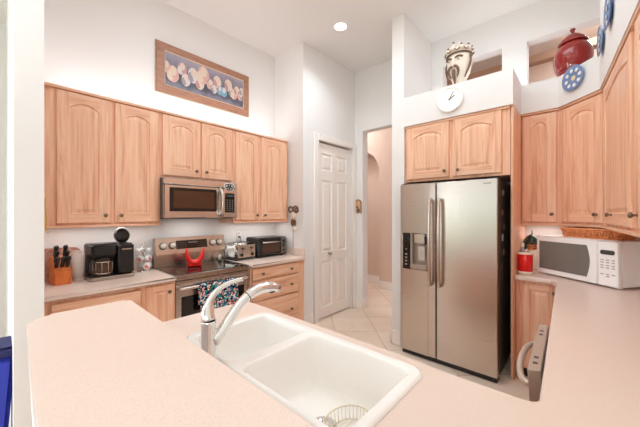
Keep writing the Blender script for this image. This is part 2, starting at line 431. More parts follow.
# ================================================================== CABINETS
def outline(w0, w1, z0, z1, s, rise, ins, n=14):
    """inner outline of a door panel: straight, or with a cathedral arch of height 'rise' """
    x0, x1, b = w0 + s + ins, w1 - s - ins, z0 + s + ins; cx = (w0 + w1) / 2; hw = (w1 - w0) / 2 - s
    sh = z1 - s - rise
    pts = [(x0, b), (x1, b)]
    for i in range(n + 1):
        x = x1 + (x0 - x1) * i / n; q = min(1, abs(x - cx) / hw)
        a = 1 - q * q if rise else 0
        pts.append((x, sh + rise * max(0, a) - ins))
    return pts
def door_mesh(x0, x1, z0, z1, arch=0.04, s=0.074, y=0.0, t=0.02):
    """framed raised-panel door in the plane y..y+t, face towards -y"""
    mb = MB(); mb.m(OAK)
    o = outline(x0, x1, z0, z1, s, arch, 0); bm = mb.bm
    e = 0.004
    def V(x, yy, z): return bm.verts.new((x, yy, z))
    # edge ring (small bevel) and back
    F = [(x0 + e, z0 + e), (x1 - e, z0 + e), (x1 - e, z1 - e), (x0 + e, z1 - e)]
    B = [(x0, z0), (x1, z0), (x1, z1), (x0, z1)]
    vf = [V(a, y, b) for a, b in F]; vb = [V(a, y + e, b) for a, b in B]; vk = [V(a, y + t, b) for a, b in B]
    for i in range(4):
        j = (i + 1) % 4
        mb._f([vf[i], vf[j], vb[j], vb[i]]); mb._f([vb[i], vb[j], vk[j], vk[i]])
    mb._f(vk[::-1])
    xi0, xi1, zb = o[0][0], o[1][0], o[0][1]
    # stiles full height
    mb._f([vf[0], V(xi0, y, z0 + e), V(xi0, y, z1 - e), vf[3]]); mb._f([V(xi1, y, z0 + e), vf[1], vf[2], V(xi1, y, z1 - e)])
    mb.m(OAK_H)
    mb._f([V(xi0, y, z0 + e), V(xi1, y, z0 + e), V(xi1, y, zb), V(xi0, y, zb)])
    top = o[2:]
    for (ax, az), (bx, bz) in zip(top, top[1:]):
        mb._f([V(ax, y, az), V(ax, y, z1 - e), V(bx, y, z1 - e), V(bx, y, bz)])
    mb.m(OAK)
    rings = []
    for ins, dy in ((0, 0), (0.005, 0.009), (0.012, 0.009), (0.036, 0.002)):
        rings.append([V(a, y + dy, b) for a, b in outline(x0, x1, z0, z1, s, arch, ins)])
    n = len(o)
    for p, q in zip(rings, rings[1:]):
        for i in range(n): mb._f([p[i], p[(i + 1) % n], q[(i + 1) % n], q[i]])
    mb._f(rings[-1])
    return mb
def knob(parent, x, z, y=0.0):
    mb = MB().lathe([(0.009, 0), (0.006, 0.006), (0.006, 0.014), (0.014, 0.020), (0.0155, 0.026), (0.011, 0.031), (0, 0.0325)], 16, M=RM('X', PI / 2))
    return mb.build('knob', PEWTER, parent, loc=(x, y, z))
def wall_cab(label, loc, rz, w, z0, z1, depth, doors, group='upper cabinets', left=0.0, lip=True, top=True, body=None):
    """local frame: x to the right along the face, y into the cabinet. doors = (x0,x1,z0,z1,knob_x,knob_z,arch)"""
    t = thing('wall_cabinet', label, 'cabinet', (loc[0], loc[1], 0), rz, group)
    mb = MB().m(OAK)
    if body: mb.prism(body, z0, z1)
    else: mb.box(0, w, 0.02, depth, z0, z1)
    if lip: mb.m(OAK_H).box(0, w, -0.008, 0.02, z0 - 0.004, z0 + 0.016, bev=0.004)
    if top: mb.m(OAK_H).box(0, w, -0.006, 0.02, z1 - 0.022, z1, bev=0.003)
    mb.build('carcass', None, t)
    for d in doors:
        o = door_mesh(d[0], d[1], d[2], d[3], min(d[6], 0.045) if len(d) > 6 else 0.042).build('door', None, t)
        knob(o, d[4], d[5])
    return t
zt, zb = 2.42, 1.356
# --- stove wall uppers
wall_cab('oak upper cabinet with two tall arched doors above the coffee maker', (0.168, 2.90), 0, 0.834, zb, zt, 0.328,
         [(0.115, 0.448, 1.388, 2.392, 0.412, 1.448), (0.480, 0.818, 1.388, 2.392, 0.520, 1.448)], 'upper cabinets on the stove wall')
wall_cab('short oak upper cabinet with two arched doors directly above the stainless over-range microwave', (1.003, 2.90), 0, 0.758, 1.80, zt, 0.328,
         [(0.016, 0.376, 1.825, 2.392, 0.330, 1.888, 0.05), (0.390, 0.735, 1.825, 2.392, 0.436, 1.888, 0.05)], 'upper cabinets on the stove wall', lip=False)
wall_cab('oak upper cabinet with two narrow arched doors above the toaster and toaster oven', (1.762, 2.90), 0, 0.806, zb, zt, 0.328,
         [(0.026, 0.342, 1.388, 2.392, 0.308, 1.442), (0.376, 0.750, 1.388, 2.392, 0.424, 1.442)], 'upper cabinets on the stove wall')
# --- fridge wall uppers
wall_cab('short oak cabinet with two arched doors directly above the refrigerator', (3.0, 1.459), -PI / 2, 0.979, 1.805, 2.410, 0.745,
         [(0.018, 0.464, 1.830, 2.388, 0.425, 1.890, 0.05), (0.502, 0.915, 1.830, 2.388, 0.553, 1.888, 0.05)], 'upper cabinets on the refrigerator wall', lip=False)
wall_cab('tall oak upper cabinet with one arched door between refrigerator panel and corner cabinet', (3.42, 0.452), -PI / 2, 0.287, zb, 2.425, 0.325,
         [(0.012, 0.268, 1.385, 2.398, 0.232, 1.458)], 'upper cabinets on the refrigerator wall')
# diagonal corner cabinet
dx0, dy0 = 3.425, 0.165; dx1, dy1 = 3.112, -0.125
L = math.hypot(dx1 - dx0, dy1 - dy0); ang = math.atan2(dy1 - dy0, dx1 - dx0)
Mi = Matrix.Rotation(-ang, 2)
def loc2(p): v = Mi @ Vector((p[0] - dx0, p[1] - dy0)); return (v.x, v.y)
q0 = rw(3.74, -0.318); q1 = rw(3.112, -0.318)
body = [(-0.004, 0.002), (0.026, 0.002), (0.026, 0.02), (L - 0.026, 0.02), (L - 0.026, 0.002), (L, 0.002), loc2(q1), loc2(q0), loc2((3.745, 0.165))]
wall_cab('tall diagonal corner upper cabinet with one arched door below the blue spotted plate', (dx0, dy0), ang, L, zb, 2.425, 0.3,
         [(0.030, L - 0.030, 1.388, 2.398, L - 0.075, 1.455)], 'upper cabinets on the refrigerator wall', body=body)
# right wall uppers (row seen nearly edge-on)
rz = PI + RA
o0 = rw(3.108, 0)
wall_cab('oak upper cabinet seen nearly edge-on, next to the diagonal corner cabinet', o0, rz, 0.985, zb, 2.425, 0.318,
         [(0.05, 0.93, 1.388, 2.398, 0.40, 1.455, 0.07)], 'upper cabinets on the right wall')
o1 = (o0[0] - 0.987 * math.cos(RA), o0[1] - 0.987 * math.sin(RA))
wall_cab('oak upper cabinet cut off by the right edge of the photo, nearest the camera', o1, rz, 0.90, zb, 2.425, 0.318,
         [(0.03, 0.44, 1.388, 2.398, 0.09, 1.455, 0.05), (0.46, 0.87, 1.388, 2.398, 0.82, 1.455, 0.05)], 'upper cabinets on the right wall')
# tall end panel right of the refrigerator
tag(MB().m(OAK).box(3.02, 3.748, 0.455, 0.477, 0.0, 2.41, bev=0.002).build('end_panel'), 'tall narrow oak end panel along the right side of the refrigerator', 'panel')

# --- base cabinets
def base_cab(name, label, loc, rz, w, depth, doors=(), drawers=(), group='base cabinets', ztop=0.875, x_pad=0):
    t = thing(name, label, 'cabinet', (loc[0], loc[1], 0), rz, group)
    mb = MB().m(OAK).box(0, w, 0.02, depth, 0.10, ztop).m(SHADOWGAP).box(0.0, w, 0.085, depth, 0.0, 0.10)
    mb.build('carcass', None, t)
    for d in doors:
        o = door_mesh(d[0], d[1], d[2], d[3], 0.0, 0.05).build('door', None, t); knob(o, d[4], d[5])
    for d in drawers:
        o = MB().m(OAK_H).box(d[0], d[1], 0.0, 0.02, d[2], d[3], bev=0.006).build('drawer', None, t)
        for kx in d[4]: knob(o, kx, (d[2] + d[3]) / 2)
    return t
base_cab('base_cabinet', 'oak base cabinet with wide top drawer under the coffee maker', (0.168, 2.62), 0, 0.61, 0.608,
         [(0.03, 0.30, 0.13, 0.69, 0.27, 0.64), (0.32, 0.59, 0.13, 0.69, 0.35, 0.64)], [(0.06, 0.595, 0.715, 0.855, (0.33,))], 'base cabinets on the stove wall')
base_cab('base_cabinet', 'narrow oak base cabinet with one raised-panel door just left of the range', (0.780, 2.62), 0, 0.248, 0.608,
         [(0.018, 0.232, 0.13, 0.862, 0.19, 0.80)], (), 'base cabinets on the stove wall')
base_cab('drawer_base_cabinet', 'oak base cabinet with three wide drawers right of the range', (1.800, 2.62), 0, 0.805, 0.608,
         (), [(0.012, 0.690, 0.735, 0.865, (0.145, 0.566)), (0.012, 0.690, 0.510, 0.722, (0.145, 0.566)), (0.012, 0.690, 0.14, 0.498, (0.145, 0.566))], 'base cabinets on the stove wall')
base_cab('base_cabinet', 'oak base cabinet with one raised-panel door right of the refrigerator', (3.10, 0.452), -PI / 2, 0.30, 0.645,
         [(0.05, 0.285, 0.13, 0.85, 0.272, 0.80)], (), 'base cabinets on the refrigerator wall')

# --- countertops
def slab(name, label, pts_list, z0, z1, bev=0.012):
    mb = MB().m(COUNTER)
    for p in pts_list: mb.prism(p, z0, z1, bev=bev, seg=3)
    return mb
CZ = 0.917
mb = MB().m(COUNTER).box(0.168, 1.027, 2.595, 3.23, 0.877, CZ, bev=0.012)
tag(mb.build('countertop'), 'beige countertop left of the range with knife block and coffee maker on it', 'countertop', 'countertops on the stove wall')
mb = MB().m(COUNTER).box(1.800, 2.608, 2.595, 3.23, 0.877, CZ, bev=0.012)
tag(mb.build('countertop'), 'beige countertop right of the range with toaster and toaster oven on it', 'countertop', 'countertops on the stove wall')
tag(MB().m(COUNTER).box(0.168, 1.027, 3.211, 3.229, CZ, CZ + 0.10, bev=0.004).build('backsplash'), 'low beige backsplash strip behind the knife block and coffee maker', 'backsplash')
tag(MB().m(COUNTER).box(1.800, 2.588, 3.211, 3.229, CZ, CZ + 0.10, bev=0.004).build('backsplash'), 'low beige backsplash strip behind the toaster and toaster oven', 'backsplash')
tag(MB().m(COUNTER).box(2.590, 2.609, 2.62, 3.229, CZ, CZ + 0.10, bev=0.004).build('backsplash'), 'low beige backsplash strip on the side wall at the end of the counter', 'backsplash')
# big U-shaped counter: sink run, right run, corner; assembled from flush slabs with a hole for the sink
SX0, SX1, SY0, SY1 = 0.543, 0.964, 0.416, 1.280
XE, YE = 1.04, 1.575
mb = MB().m(COUNTER)
def plain(x0, x1, y0, y1): mb.box(x0, x1, y0, y1, 0.877, CZ)
def ctop(pts):   # one flat top, one bottom, no sides
    for z, rev in ((CZ, False), (0.877, True)):
        v = [mb.bm.verts.new((x, y, z)) for x, y in pts]; mb._f(v[::-1] if rev else v)
ycr = lambda u: 0.097 + (u - 1.04) * 0.034
yw = lambda u: rw(u, -0.322)[1]
# outline with rounded outer corners, as one polygon cut at the sink
outer = [(0.385, yw(0.385)), (0.385, YE)] + [(0.385, YE)]
cornerB = arc((XE - 0.03, YE - 0.03), 0.03, PI / 2, 0, 5)
inner = arc((XE + 0.035, ycr(1.075) + 0.035), 0.035, PI, 1.5 * PI, 5)
pB = [(2.98, ycr(2.98)), (3.07, 0.20), (3.07, 0.452), (3.748, 0.452), (3.748, yw(3.748))]
ctop([(0.385, SY1), (SX1, SY1), (XE, SY1)] + cornerB[::-1] + [(0.385, YE)])
ctop([(0.385, SY0), (SX0, SY0), (SX0, SY1), (0.385, SY1)])
ctop([(SX1, SY0), (XE, SY0), (XE, SY1), (SX1, SY1)])
ctop([(0.385, yw(0.385)), (XE + 0.035, yw(XE + 0.035)), (XE + 0.035, ycr(1.075))] + inner[::-1][1:] + [(XE, SY0), (SX1, SY0), (SX0, SY0), (0.385, SY0)])
ctop([(XE + 0.035, yw(XE + 0.035)), (2.98, yw(2.98)), (2.98, ycr(2.98)), (XE + 0.035, ycr(1.075))])
ctop([(2.98, yw(2.98)), (3.748, yw(3.748)), (3.748, 0.452), (3.07, 0.452), (3.07, 0.20), (2.98, ycr(2.98))])
def side(pts):   # rounded front edge strip
    for (ax, ay), (bx, by) in zip(pts, pts[1:]):
        mb._f([mb.bm.verts.new(p) for p in ((ax, ay, 0.877), (bx, by, 0.877), (bx, by, CZ), (ax, ay, CZ))])
side([(0.385, YE)] + cornerB + [(XE, SY0)] + inner + [(2.98, ycr(2.98)), (3.07, 0.20), (3.07, 0.452)])
side([(0.385, yw(0.385)), (0.385, YE)])
side([(SX0, SY0), (SX1, SY0), (SX1, SY1), (SX0, SY1), (SX0, SY0)])
bmesh.ops.remove_doubles(mb.bm, verts=mb.bm.verts, dist=1e-4)
ct = mb.build('countertop')
tag(ct, 'large beige U-shaped countertop holding the sink and the white microwave', 'countertop')
bv = ct.modifiers.new('edge', 'BEVEL'); bv.width = 0.010; bv.segments = 3; bv.limit_method = 'ANGLE'; bv.angle_limit = math.radians(60)
tag(MB().m(COUNTER).box(3.728, 3.748, yw(3.73) + 0.04, 0.45, CZ, CZ + 0.10, bev=0.004).build('backsplash'), 'low beige backsplash strip on the wall behind the white microwave', 'backsplash')

# raised breakfast bar with its half wall
mb = MB().m(COUNTER).prism([(0.005, -0.42), (0.400, -0.42)] + arc((0.380, 1.525), 0.02, 0, PI / 2, 5) + arc((0.139, 1.470), 0.075, PI / 2, PI, 8), 1.030, 1.070, bev=0.016, seg=4)
tag(mb.build('bar_top'), 'raised beige breakfast bar top with rounded corner, nearest the camera at lower left', 'bar top')
sbox('wall_bar', WALL, 0.215, 0.375, -0.42, 1.50, 0, 1.03)
# under the sink run (hollow cabinet seen only from the kitchen side)
t = thing('sink_base_cabinet', 'oak base cabinet under the sink run of the large countertop', 'cabinet', (0, 0, 0))
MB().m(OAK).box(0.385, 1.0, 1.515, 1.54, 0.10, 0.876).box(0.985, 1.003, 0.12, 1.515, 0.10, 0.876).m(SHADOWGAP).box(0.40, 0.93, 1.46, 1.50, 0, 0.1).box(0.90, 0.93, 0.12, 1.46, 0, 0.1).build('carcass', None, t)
for i, (ya, yb) in enumerate(((0.16, 0.60), (0.62, 1.06), (1.08, 1.50))):
    o = door_mesh(ya, yb, 0.13, 0.86, 0, 0.05).build('door', None, t, loc=(1.003 + 0.02, 0, 0), rot=(0, 0, PI / 2)); knob(o, ya + 0.05 if i % 2 else yb - 0.05, 0.80)
t = base_cab('base_cabinet', 'oak base cabinet beyond the dishwasher under the right run of the large countertop', (3.04, 0.115), PI + math.radians(2), 1.02, 0.5,
         [(0.30, 0.66, 0.13, 0.85, 0.62, 0.80), (0.68, 1.0, 0.13, 0.85, 0.72, 0.80)], (), None)

# ================================================================== SINK, FAUCET
def basin(mb, x0, x1, y0, y1, ztop, zf, r=0.05, slope=0.022):
    rings = []
    for k, (ins, z) in enumerate(((0, ztop), (0.006, ztop - 0.008), (0.010, ztop - 0.03), (slope, zf + 0.05), (slope + 0.008, zf + 0.014), (slope + 0.026, zf + 0.002), (slope + 0.04, zf))):
        rings.append([mb.bm.verts.new((x, y, z)) for x, y in rrect(x0 + ins, x1 - ins, y0 + ins, y1 - ins, max(0.02, r - ins * 0.3), 6)])
    n = len(rings[0])
    for p, q in zip(rings, rings[1:]):
        for i in range(n): mb._f([p[i], p[(i + 1) % n], q[(i + 1) % n], q[i]], True)
    mb._f(rings[-1], True)
    return rings[0]
def fill_between(bm, mb, outer, holes):
    es = []
    for loop in [outer] + holes:
        for i in range(len(loop)):
            a, b = loop[i], loop[(i + 1) % len(loop)]
            e = bm.edges.get((a, b)) or bm.edges.new((a, b)); es.append(e)
    r = bmesh.ops.triangle_fill(bm, use_beauty=True, edges=es)
    for g in r['geom']:
        if isinstance(g, bmesh.types.BMFace): g.material_index = mb.mi
sink = thing('kitchen_sink', 'white double-bowl kitchen sink set into the large countertop', 'sink', (0, 0, 0))
mb = MB().m(SINKM)
zs = 0.930
h1 = basin(mb, 0.553, 0.950, 0.930, 1.258, zs, 0.735, 0.042, 0.016)
h2 = basin(mb, 0.553, 0.950, 0.430, 0.886, zs, 0.725, 0.042, 0.016)
def ringz(ins, z): return [mb.bm.verts.new((x, y, z)) for x, y in rrect(0.536 - ins, 0.982 + ins, 0.398 - ins, 1.297 + ins, 0.045, 6)]
R0 = ringz(-0.008, zs); R1 = ringz(-0.001, zs - 0.005); R2 = ringz(0.001, CZ + 0.0008)
for p, q in ((R0, R1), (R1, R2)):
    for i in range(len(p)): mb._f([p[i], p[(i + 1) % len(p)], q[(i + 1) % len(p)], q[i]], True)
fill_between(mb.bm, mb, R0, [h1, h2])
sk = mb.build('basin', None, sink)
for (x, y, z) in ((0.757, 1.09, 0.735), (0.757, 0.67, 0.725)):
    MB().lathe([(0.045, 0.0005), (0.045, 0.003), (0.036, 0.003), (0.030, 0.0015), (0.0, 0.0015)], 24, loc=(x, y, z)).build('drain', CHROME, sink)
# wire rack in the near bowl
mb = MB()
cx, cy, rr = 0.772, 0.575, 0.075
mb.tube([(cx + 1.25 * rr * math.cos(a), cy + rr * math.sin(a), 0.775) for a in [2 * PI * i / 30 for i in range(30)]], 0.0028, 6, closed=True)
mb.tube([(cx + 1.15 * rr * math.cos(a), cy + 0.9 * rr * math.sin(a), 0.732) for a in [2 * PI * i / 30 for i in range(30)]], 0.0022, 6, closed=True)
for i in range(36):
    a = 2 * PI * i / 36
    mb.cyl((cx + 1.25 * rr * math.cos(a), cy + rr * math.sin(a), 0.775), (cx + 1.15 * rr * math.cos(a), cy + 0.9 * rr * math.sin(a), 0.732), 0.0014, 5)
for i in range(-4, 5):
    yy = cy + i * 0.0145; q = 1.15 * rr * math.sqrt(max(0, 1 - ((yy - cy) / (0.9 * rr)) ** 2))
    mb.cyl((cx - q, yy, 0.732), (cx + q, yy, 0.732), 0.0014, 5)
tag(mb.build('wire_basket', mat('cream_wire', (226, 214, 190), 0.35)), 'small oval cream wire basket standing in the near sink bowl', 'basket')

fx, fy = 0.503, 0.994
fau = thing('faucet', 'chrome kitchen faucet with curved lever and pull-out spout behind the sink', 'faucet', (fx, fy, CZ))
MB().lathe([(0.0305, 0), (0.0305, 0.006), (0.028, 0.012), (0.026, 0.02), (0.0255, 0.150), (0.027, 0.153), (0.027, 0.160), (0.0255, 0.163)], 32).build('body', CHROME, fau)
# lever: rises from the cap and sweeps towards the bowls
import itertools
def bez(P, n=18):
    out = []
    for i in range(n + 1):
        t = i / n; q = [Vector(p) for p in P]
        while len(q) > 1: q = [a.lerp(b, t) for a, b in zip(q, q[1:])]
        out.append(tuple(q[0]))
    return out
def lerp_r(stops, n):
    out = []
    for i in range(n + 1):
        t = i / n
        for (t0, r0), (t1, r1) in zip(stops, stops[1:]):
            if t <= t1 + 1e-9: out.append(r0 + (r1 - r0) * (t - t0) / (t1 - t0)); break
    return out
P = bez([(0, 0, 0.163), (-0.004, 0.012, 0.205), (0.01, 0.03, 0.262), (0.08, 0.02, 0.285), (0.142, 0.0, 0.288)], 22)
MB().tube(P, lerp_r([(0, 0.0265), (0.18, 0.0225), (0.4, 0.013), (0.8, 0.0085), (1, 0.008)], 22), 16, flat=0.9).build('lever', CHROME, fau)
P = bez([(0.012, -0.012, 0.088), (0.07, -0.012, 0.120), (0.11, -0.012, 0.235), (0.20, -0.018, 0.268), (0.300, -0.022, 0.226)], 26)
sp = MB().tube(P, lerp_r([(0, 0.0205), (0.55, 0.0185), (0.6, 0.0205), (0.85, 0.0225), (1, 0.019)], 26), 18).build('spout', CHROME, fau)
i = 15
MB().tube([P[i], tuple(Vector(P[i]).lerp(Vector(P[i + 1]), 0.25))], 0.0212, 18).build('seam_ring', DARKP, sp)
e = Vector(P[-3])
MB().lathe([(0.015, 0), (0.015, -0.006), (0.008, -0.006), (0, -0.004)], 18, M=RM('Y', math.radians(-14)), loc=(e.x, e.y, e.z - 0.014)).build('spray_head', DARKP, sp)

# ================================================================== RANGE
R0x, R1x = 1.035, 1.793
rg = thing('range', 'stainless electric range with black glass cooktop, towel on its door', 'range', ((R0x + R1x) / 2, 2.66, 0))
W2 = (R1x - R0x) / 2
mb = MB().m(GREYM).box(-W2, W2, 0.03, 0.555, 0.02, 0.895)
mb.build('body', None, rg)
ck = MB().m(STEEL_D).box(-W2, W2, -0.015, 0.50, 0.885, 0.913, bev=0.006).m(BLACKG).box(-W2 + 0.012, W2 - 0.012, 0.012, 0.49, 0.9135, 0.917).build('cooktop', None, rg)
BURN = mat('burner_mark', (84, 82, 82), 0.3)
for (x, y, r) in ((-0.2, 0.15, 0.10), (0.2, 0.15, 0.08), (-0.2, 0.37, 0.075), (0.2, 0.37, 0.10)):
    MB().tube([(x + r * math.cos(2 * PI * k / 40), y + r * math.sin(2 * PI * k / 40), 0.9172) for k in range(40)], 0.001, 4, closed=True).build('burner_ring', BURN, ck)
od = MB().m(STEEL_D).box(-W2 + 0.004, W2 - 0.004, 0.0, 0.03, 0.225, 0.862, bev=0.006).build('oven_door', None, rg)
MB().m(BLACKG).box(-W2 + 0.055, W2 - 0.055, -0.003, 0.01, 0.33, 0.715, bev=0.003).build('window', None, od)
MB().m(STEEL_D).box(-W2 + 0.004, W2 - 0.004, 0.0, 0.03, 0.866, 0.884).build('vent_strip', SHADOWGAP, rg)
P = [(-W2 + 0.035, 0.0, 0.795)] + [(-W2 + 0.035 + (2 * W2 - 0.07) * t, -0.045 - 0.012 * math.sin(PI * t), 0.797) for t in [k / 16 for k in range(17)]] + [(W2 - 0.035, 0.0, 0.795)]
MB().tube(P, 0.0165, 14, flat=1.0).build('handle', HANDLE_M, od)
dw = MB().m(STEEL_D).box(-W2 + 0.004, W2 - 0.004, 0.0, 0.03, 0.06, 0.215, bev=0.006).build('drawer', None, rg)
# back guard: lower riser and overhanging control panel
bgd = MB().m(STEEL_D).box(-W2, W2, 0.510, 0.562, 0.895, 1.05).build('back_riser', None, rg)
cp = MB().m(STEEL_D).prism([(0.475, 1.045), (0.562, 1.045), (0.562, 1.212), (0.508, 1.212)], -W2, W2, bev=0.004, M=Matrix(((0, 0, 1, 0), (1, 0, 0, 0), (0, 1, 0, 0), (0, 0, 0, 1)))).build('control_panel', None, rg)
tilt = math.atan2(0.033, 0.167)
MP = lambda x, z, out=0: Matrix.Translation((x, 0.475 + (z - 1.045) * 0.033 / 0.167 - out, z)) @ Matrix.Rotation(-tilt, 4, 'X')
mb = MB().m(BLACKG).box(-0.175, 0.160, -0.003, 0.004, -0.045, 0.045, M=MP(0, 1.133)).m(mat('panel_legend', (96, 90, 84), 0.5)).box(-0.05, 0.05, -0.0035, 0, 0.012, 0.030, M=MP(0, 1.133))
for r in range(3):
    for k in range(5):
        for s_ in (-1, 1): mb.box(s_ * (0.065 + k * 0.021), s_ * (0.065 + k * 0.021 + 0.010), -0.0036, 0, -0.026 + r * 0.022, -0.020 + r * 0.022, M=MP(-0.008, 1.133))
mb.build('display', None, cp)
for x in (-0.305, -0.215, 0.222, 0.305):
    kb = MB().m(DARKP).lathe([(0.036, 0), (0.036, 0.004), (0.030, 0.004)], 24, M=MP(x, 1.130) @ Matrix.Rotation(PI / 2, 4, 'X')).m(KNOB_M).lathe([(0.029, 0.004), (0.027, 0.026), (0.024, 0.029), (0, 0.029)], 24, M=MP(x, 1.130) @ Matrix.Rotation(PI / 2, 4, 'X')).build('knob', None, cp)
# dish towel over the oven handle
mb = MB(); nx, nz = 16, 14
X0, X1 = 1.225, 1.615
grid = []
for (yo, z0, z1) in ((0, 0.815, 0.545),):
    rows = []
    for j in range(nz + 5):
        row = []
        for k in range(nx + 1):
            x = X0 + (X1 - X0) * k / nx
            bow = -0.012 * math.sin(PI * (x - R0x) / (R1x - R0x))
            yc = 2.66 - 0.045 + bow
            if j < 5:
                a = PI * (j / 4) * 0.5
                y = yc + 0.020 * math.cos(a + PI / 2) ; y = yc - 0.020 * math.sin(a); z = 0.797 + 0.020 * math.cos(a)
            else:
                z = 0.797 - (j - 4) / nz * 0.25; wv = 0.006 * math.sin(k * 1.3) * ((j - 4) / nz)
                y = yc - 0.020 - 0.003 - wv
            row.append(mb.bm.verts.new((x + 0.004 * (j / nz), y, z)))
        rows.append(row)
    # back flap behind the handle
    for j in range(6):
        row = []
        for k in range(nx + 1):
            x = X0 + (X1 - X0) * k / nx; bow = -0.012 * math.sin(PI * (x - R0x) / (R1x - R0x)); yc = 2.66 - 0.045 + bow
            row.append(mb.bm.verts.new((x, yc + 0.019, 0.797 - j * 0.035)) if j else mb.bm.verts.new((x, yc + 0.0185, 0.802)))
        grid.append(row)
    for rws in (rows, grid):
        for p, q in zip(rws, rws[1:]):
            for k in range(nx): mb._f([p[k], p[k + 1], q[k + 1], q[k]], True)
    for k in range(nx): mb._f([rows[0][k], rows[0][k + 1], grid[0][k + 1], grid[0][k]], True)
tw = mb.build('dish_towel', TOWEL)
so = tw.modifiers.new('thick', 'SOLIDIFY'); so.thickness = 0.003
tag(tw, 'navy, teal and pink printed dish towel hanging over the oven door handle', 'towel')
# red U-shaped holder on the cooktop
mb = MB()
P = bez([(-0.072, 0, 0.175), (-0.078, 0, 0.0), (0, 0, -0.005), (0.082, 0, 0.01), (0.088, 0, 0.170)], 24)
mb.tube(P, lerp_r([(0, 0.009), (0.12, 0.021), (0.5, 0.036), (0.88, 0.023), (1, 0.009)], 24), 14, flat=0.9)
mb.box(-0.068, 0.068, -0.026, 0.026, -0.016, 0.035, bev=0.010)
tag(mb.build('spoon_rest', RED, loc=(1.352, 2.98, 0.9335), rot=(0, 0, math.radians(-12))), 'bright red U-shaped stand with two upright horns on the cooktop', 'stand')
t = thing('salt_shaker', 'small pale shaker with grey base at the back right of the cooktop', 'shaker', (1.690, 3.08, 0.9175))
t.scale = (0.75, 0.75, 0.8)
MB().lathe([(0.020, 0.018), (0.019, 0.07), (0.016, 0.085), (0.010, 0.094), (0, 0.096)], 18).build('body', CREAM, t)
MB().lathe([(0.022, 0), (0.022, 0.018), (0.018, 0.02)], 18).build('base', DARKP, t)

# ================================================================== OVER-RANGE MICROWAVE
om = thing('over_range_microwave', 'stainless over-range microwave with brown window mounted above the range', 'microwave', (1.004, 2.82, 1.418))
W = 0.750; Hh = 0.378
MB().m(GREYM).box(0, W, 0.045, 0.405, 0, Hh).m(BLACKP).box(0.02, W - 0.02, 0.05, 0.30, -0.006, 0.002).build('body', None, om)
dd = MB().m(STEEL_MW).box(0.0, 0.578, 0.0, 0.042, 0.0, 0.315, bev=0.006).build('door', None, om)
MB().m(STEEL_MW).box(0, W, 0.0, 0.042, 0.319, Hh, bev=0.005).build('vent_grille', None, om)
MB().m(BLACKG).box(0.045, 0.510, -0.004, 0.006, 0.065, 0.290, bev=0.003).m(WINDOW_BR).box(0.080, 0.480, -0.0055, -0.002, 0.098, 0.262).build('window', None, dd)
P = bez([(0.545, 0.0, 0.30), (0.545, -0.065, 0.285), (0.545, -0.06, 0.15), (0.545, -0.065, 0.05), (0.545, 0, 0.03)], 18)
MB().tube(P, 0.018, 12, flat=1.2).build('handle', HANDLE_M, dd)
pn = MB().m(STEEL_MW).box(0.582, W, 0.0, 0.042, 0.0, 0.315, bev=0.006).m(BLACKG).box(0.604, 0.715, -0.003, 0.005, 0.055, 0.262, bev=0.002).build('control_panel', None, om)
mb = MB().m(mat('keypad_print', (132, 128, 124), 0.5))
for r in range(6):
    for k in range(3): mb.box(0.622 + k * 0.030, 0.636 + k * 0.030, -0.0038, 0, 0.075 + r * 0.022, 0.083 + r * 0.022)
mb.m(mat('mw_display', (60, 80, 86), 0.2)).box(0.622, 0.698, -0.0038, 0, 0.222, 0.246)
mb.build('keypad', None, pn)
mb = MB().m(WHITE_INK)
for (x, z, r) in ((-0.027, 0.012, 0.027), (0.0, 0.02, 0.024), (0.027, 0.012, 0.027), (-0.013, -0.012, 0.024), (0.014, -0.012, 0.024)):
    mb.lathe([(r, 0), (r, 0.004), (r * 0.9, 0.005), (0, 0.005)], 18, M=RM('X', PI / 2, (x, 0, z)))
mb.m(INK)
for (x, z, r) in ((-0.027, 0.012, 0.015), (0.0, 0.021, 0.012), (0.027, 0.012, 0.015), (-0.013, -0.013, 0.013), (0.014, -0.013, 0.013)):
    mb.tube([(x + r * math.cos(2 * PI * k / 16), -0.006, z + r * math.sin(2 * PI * k / 16)) for k in range(16)], 0.0045, 5, closed=True)
tag(mb.build('magnet', loc=(1.655, 2.8175, 1.742)), 'black and white scrolled magnet stuck on the over-range microwave', 'magnet')
bpy.data.objects['magnet'].scale = (1.15, 1, 1.15)

# ================================================================== REFRIGERATOR
fr = thing('refrigerator', 'stainless side-by-side refrigerator with ice and water dispenser', 'refrigerator', (2.847, 1.438, 0), -PI / 2)
FW = 0.893; SP = 0.372
MB().m(GREYM).box(0.004, FW - 0.012, 0.085, 0.86, 0.03, 1.755).m(BLACKP).box(0.01, FW - 0.01, 0.03, 0.12, 0.0, 0.045).m(DARKP).box(0.0, 0.07, 0.03, 0.12, 1.757, 1.775).box(FW - 0.07, FW, 0.03, 0.12, 1.757, 1.775).build('body', None, fr)
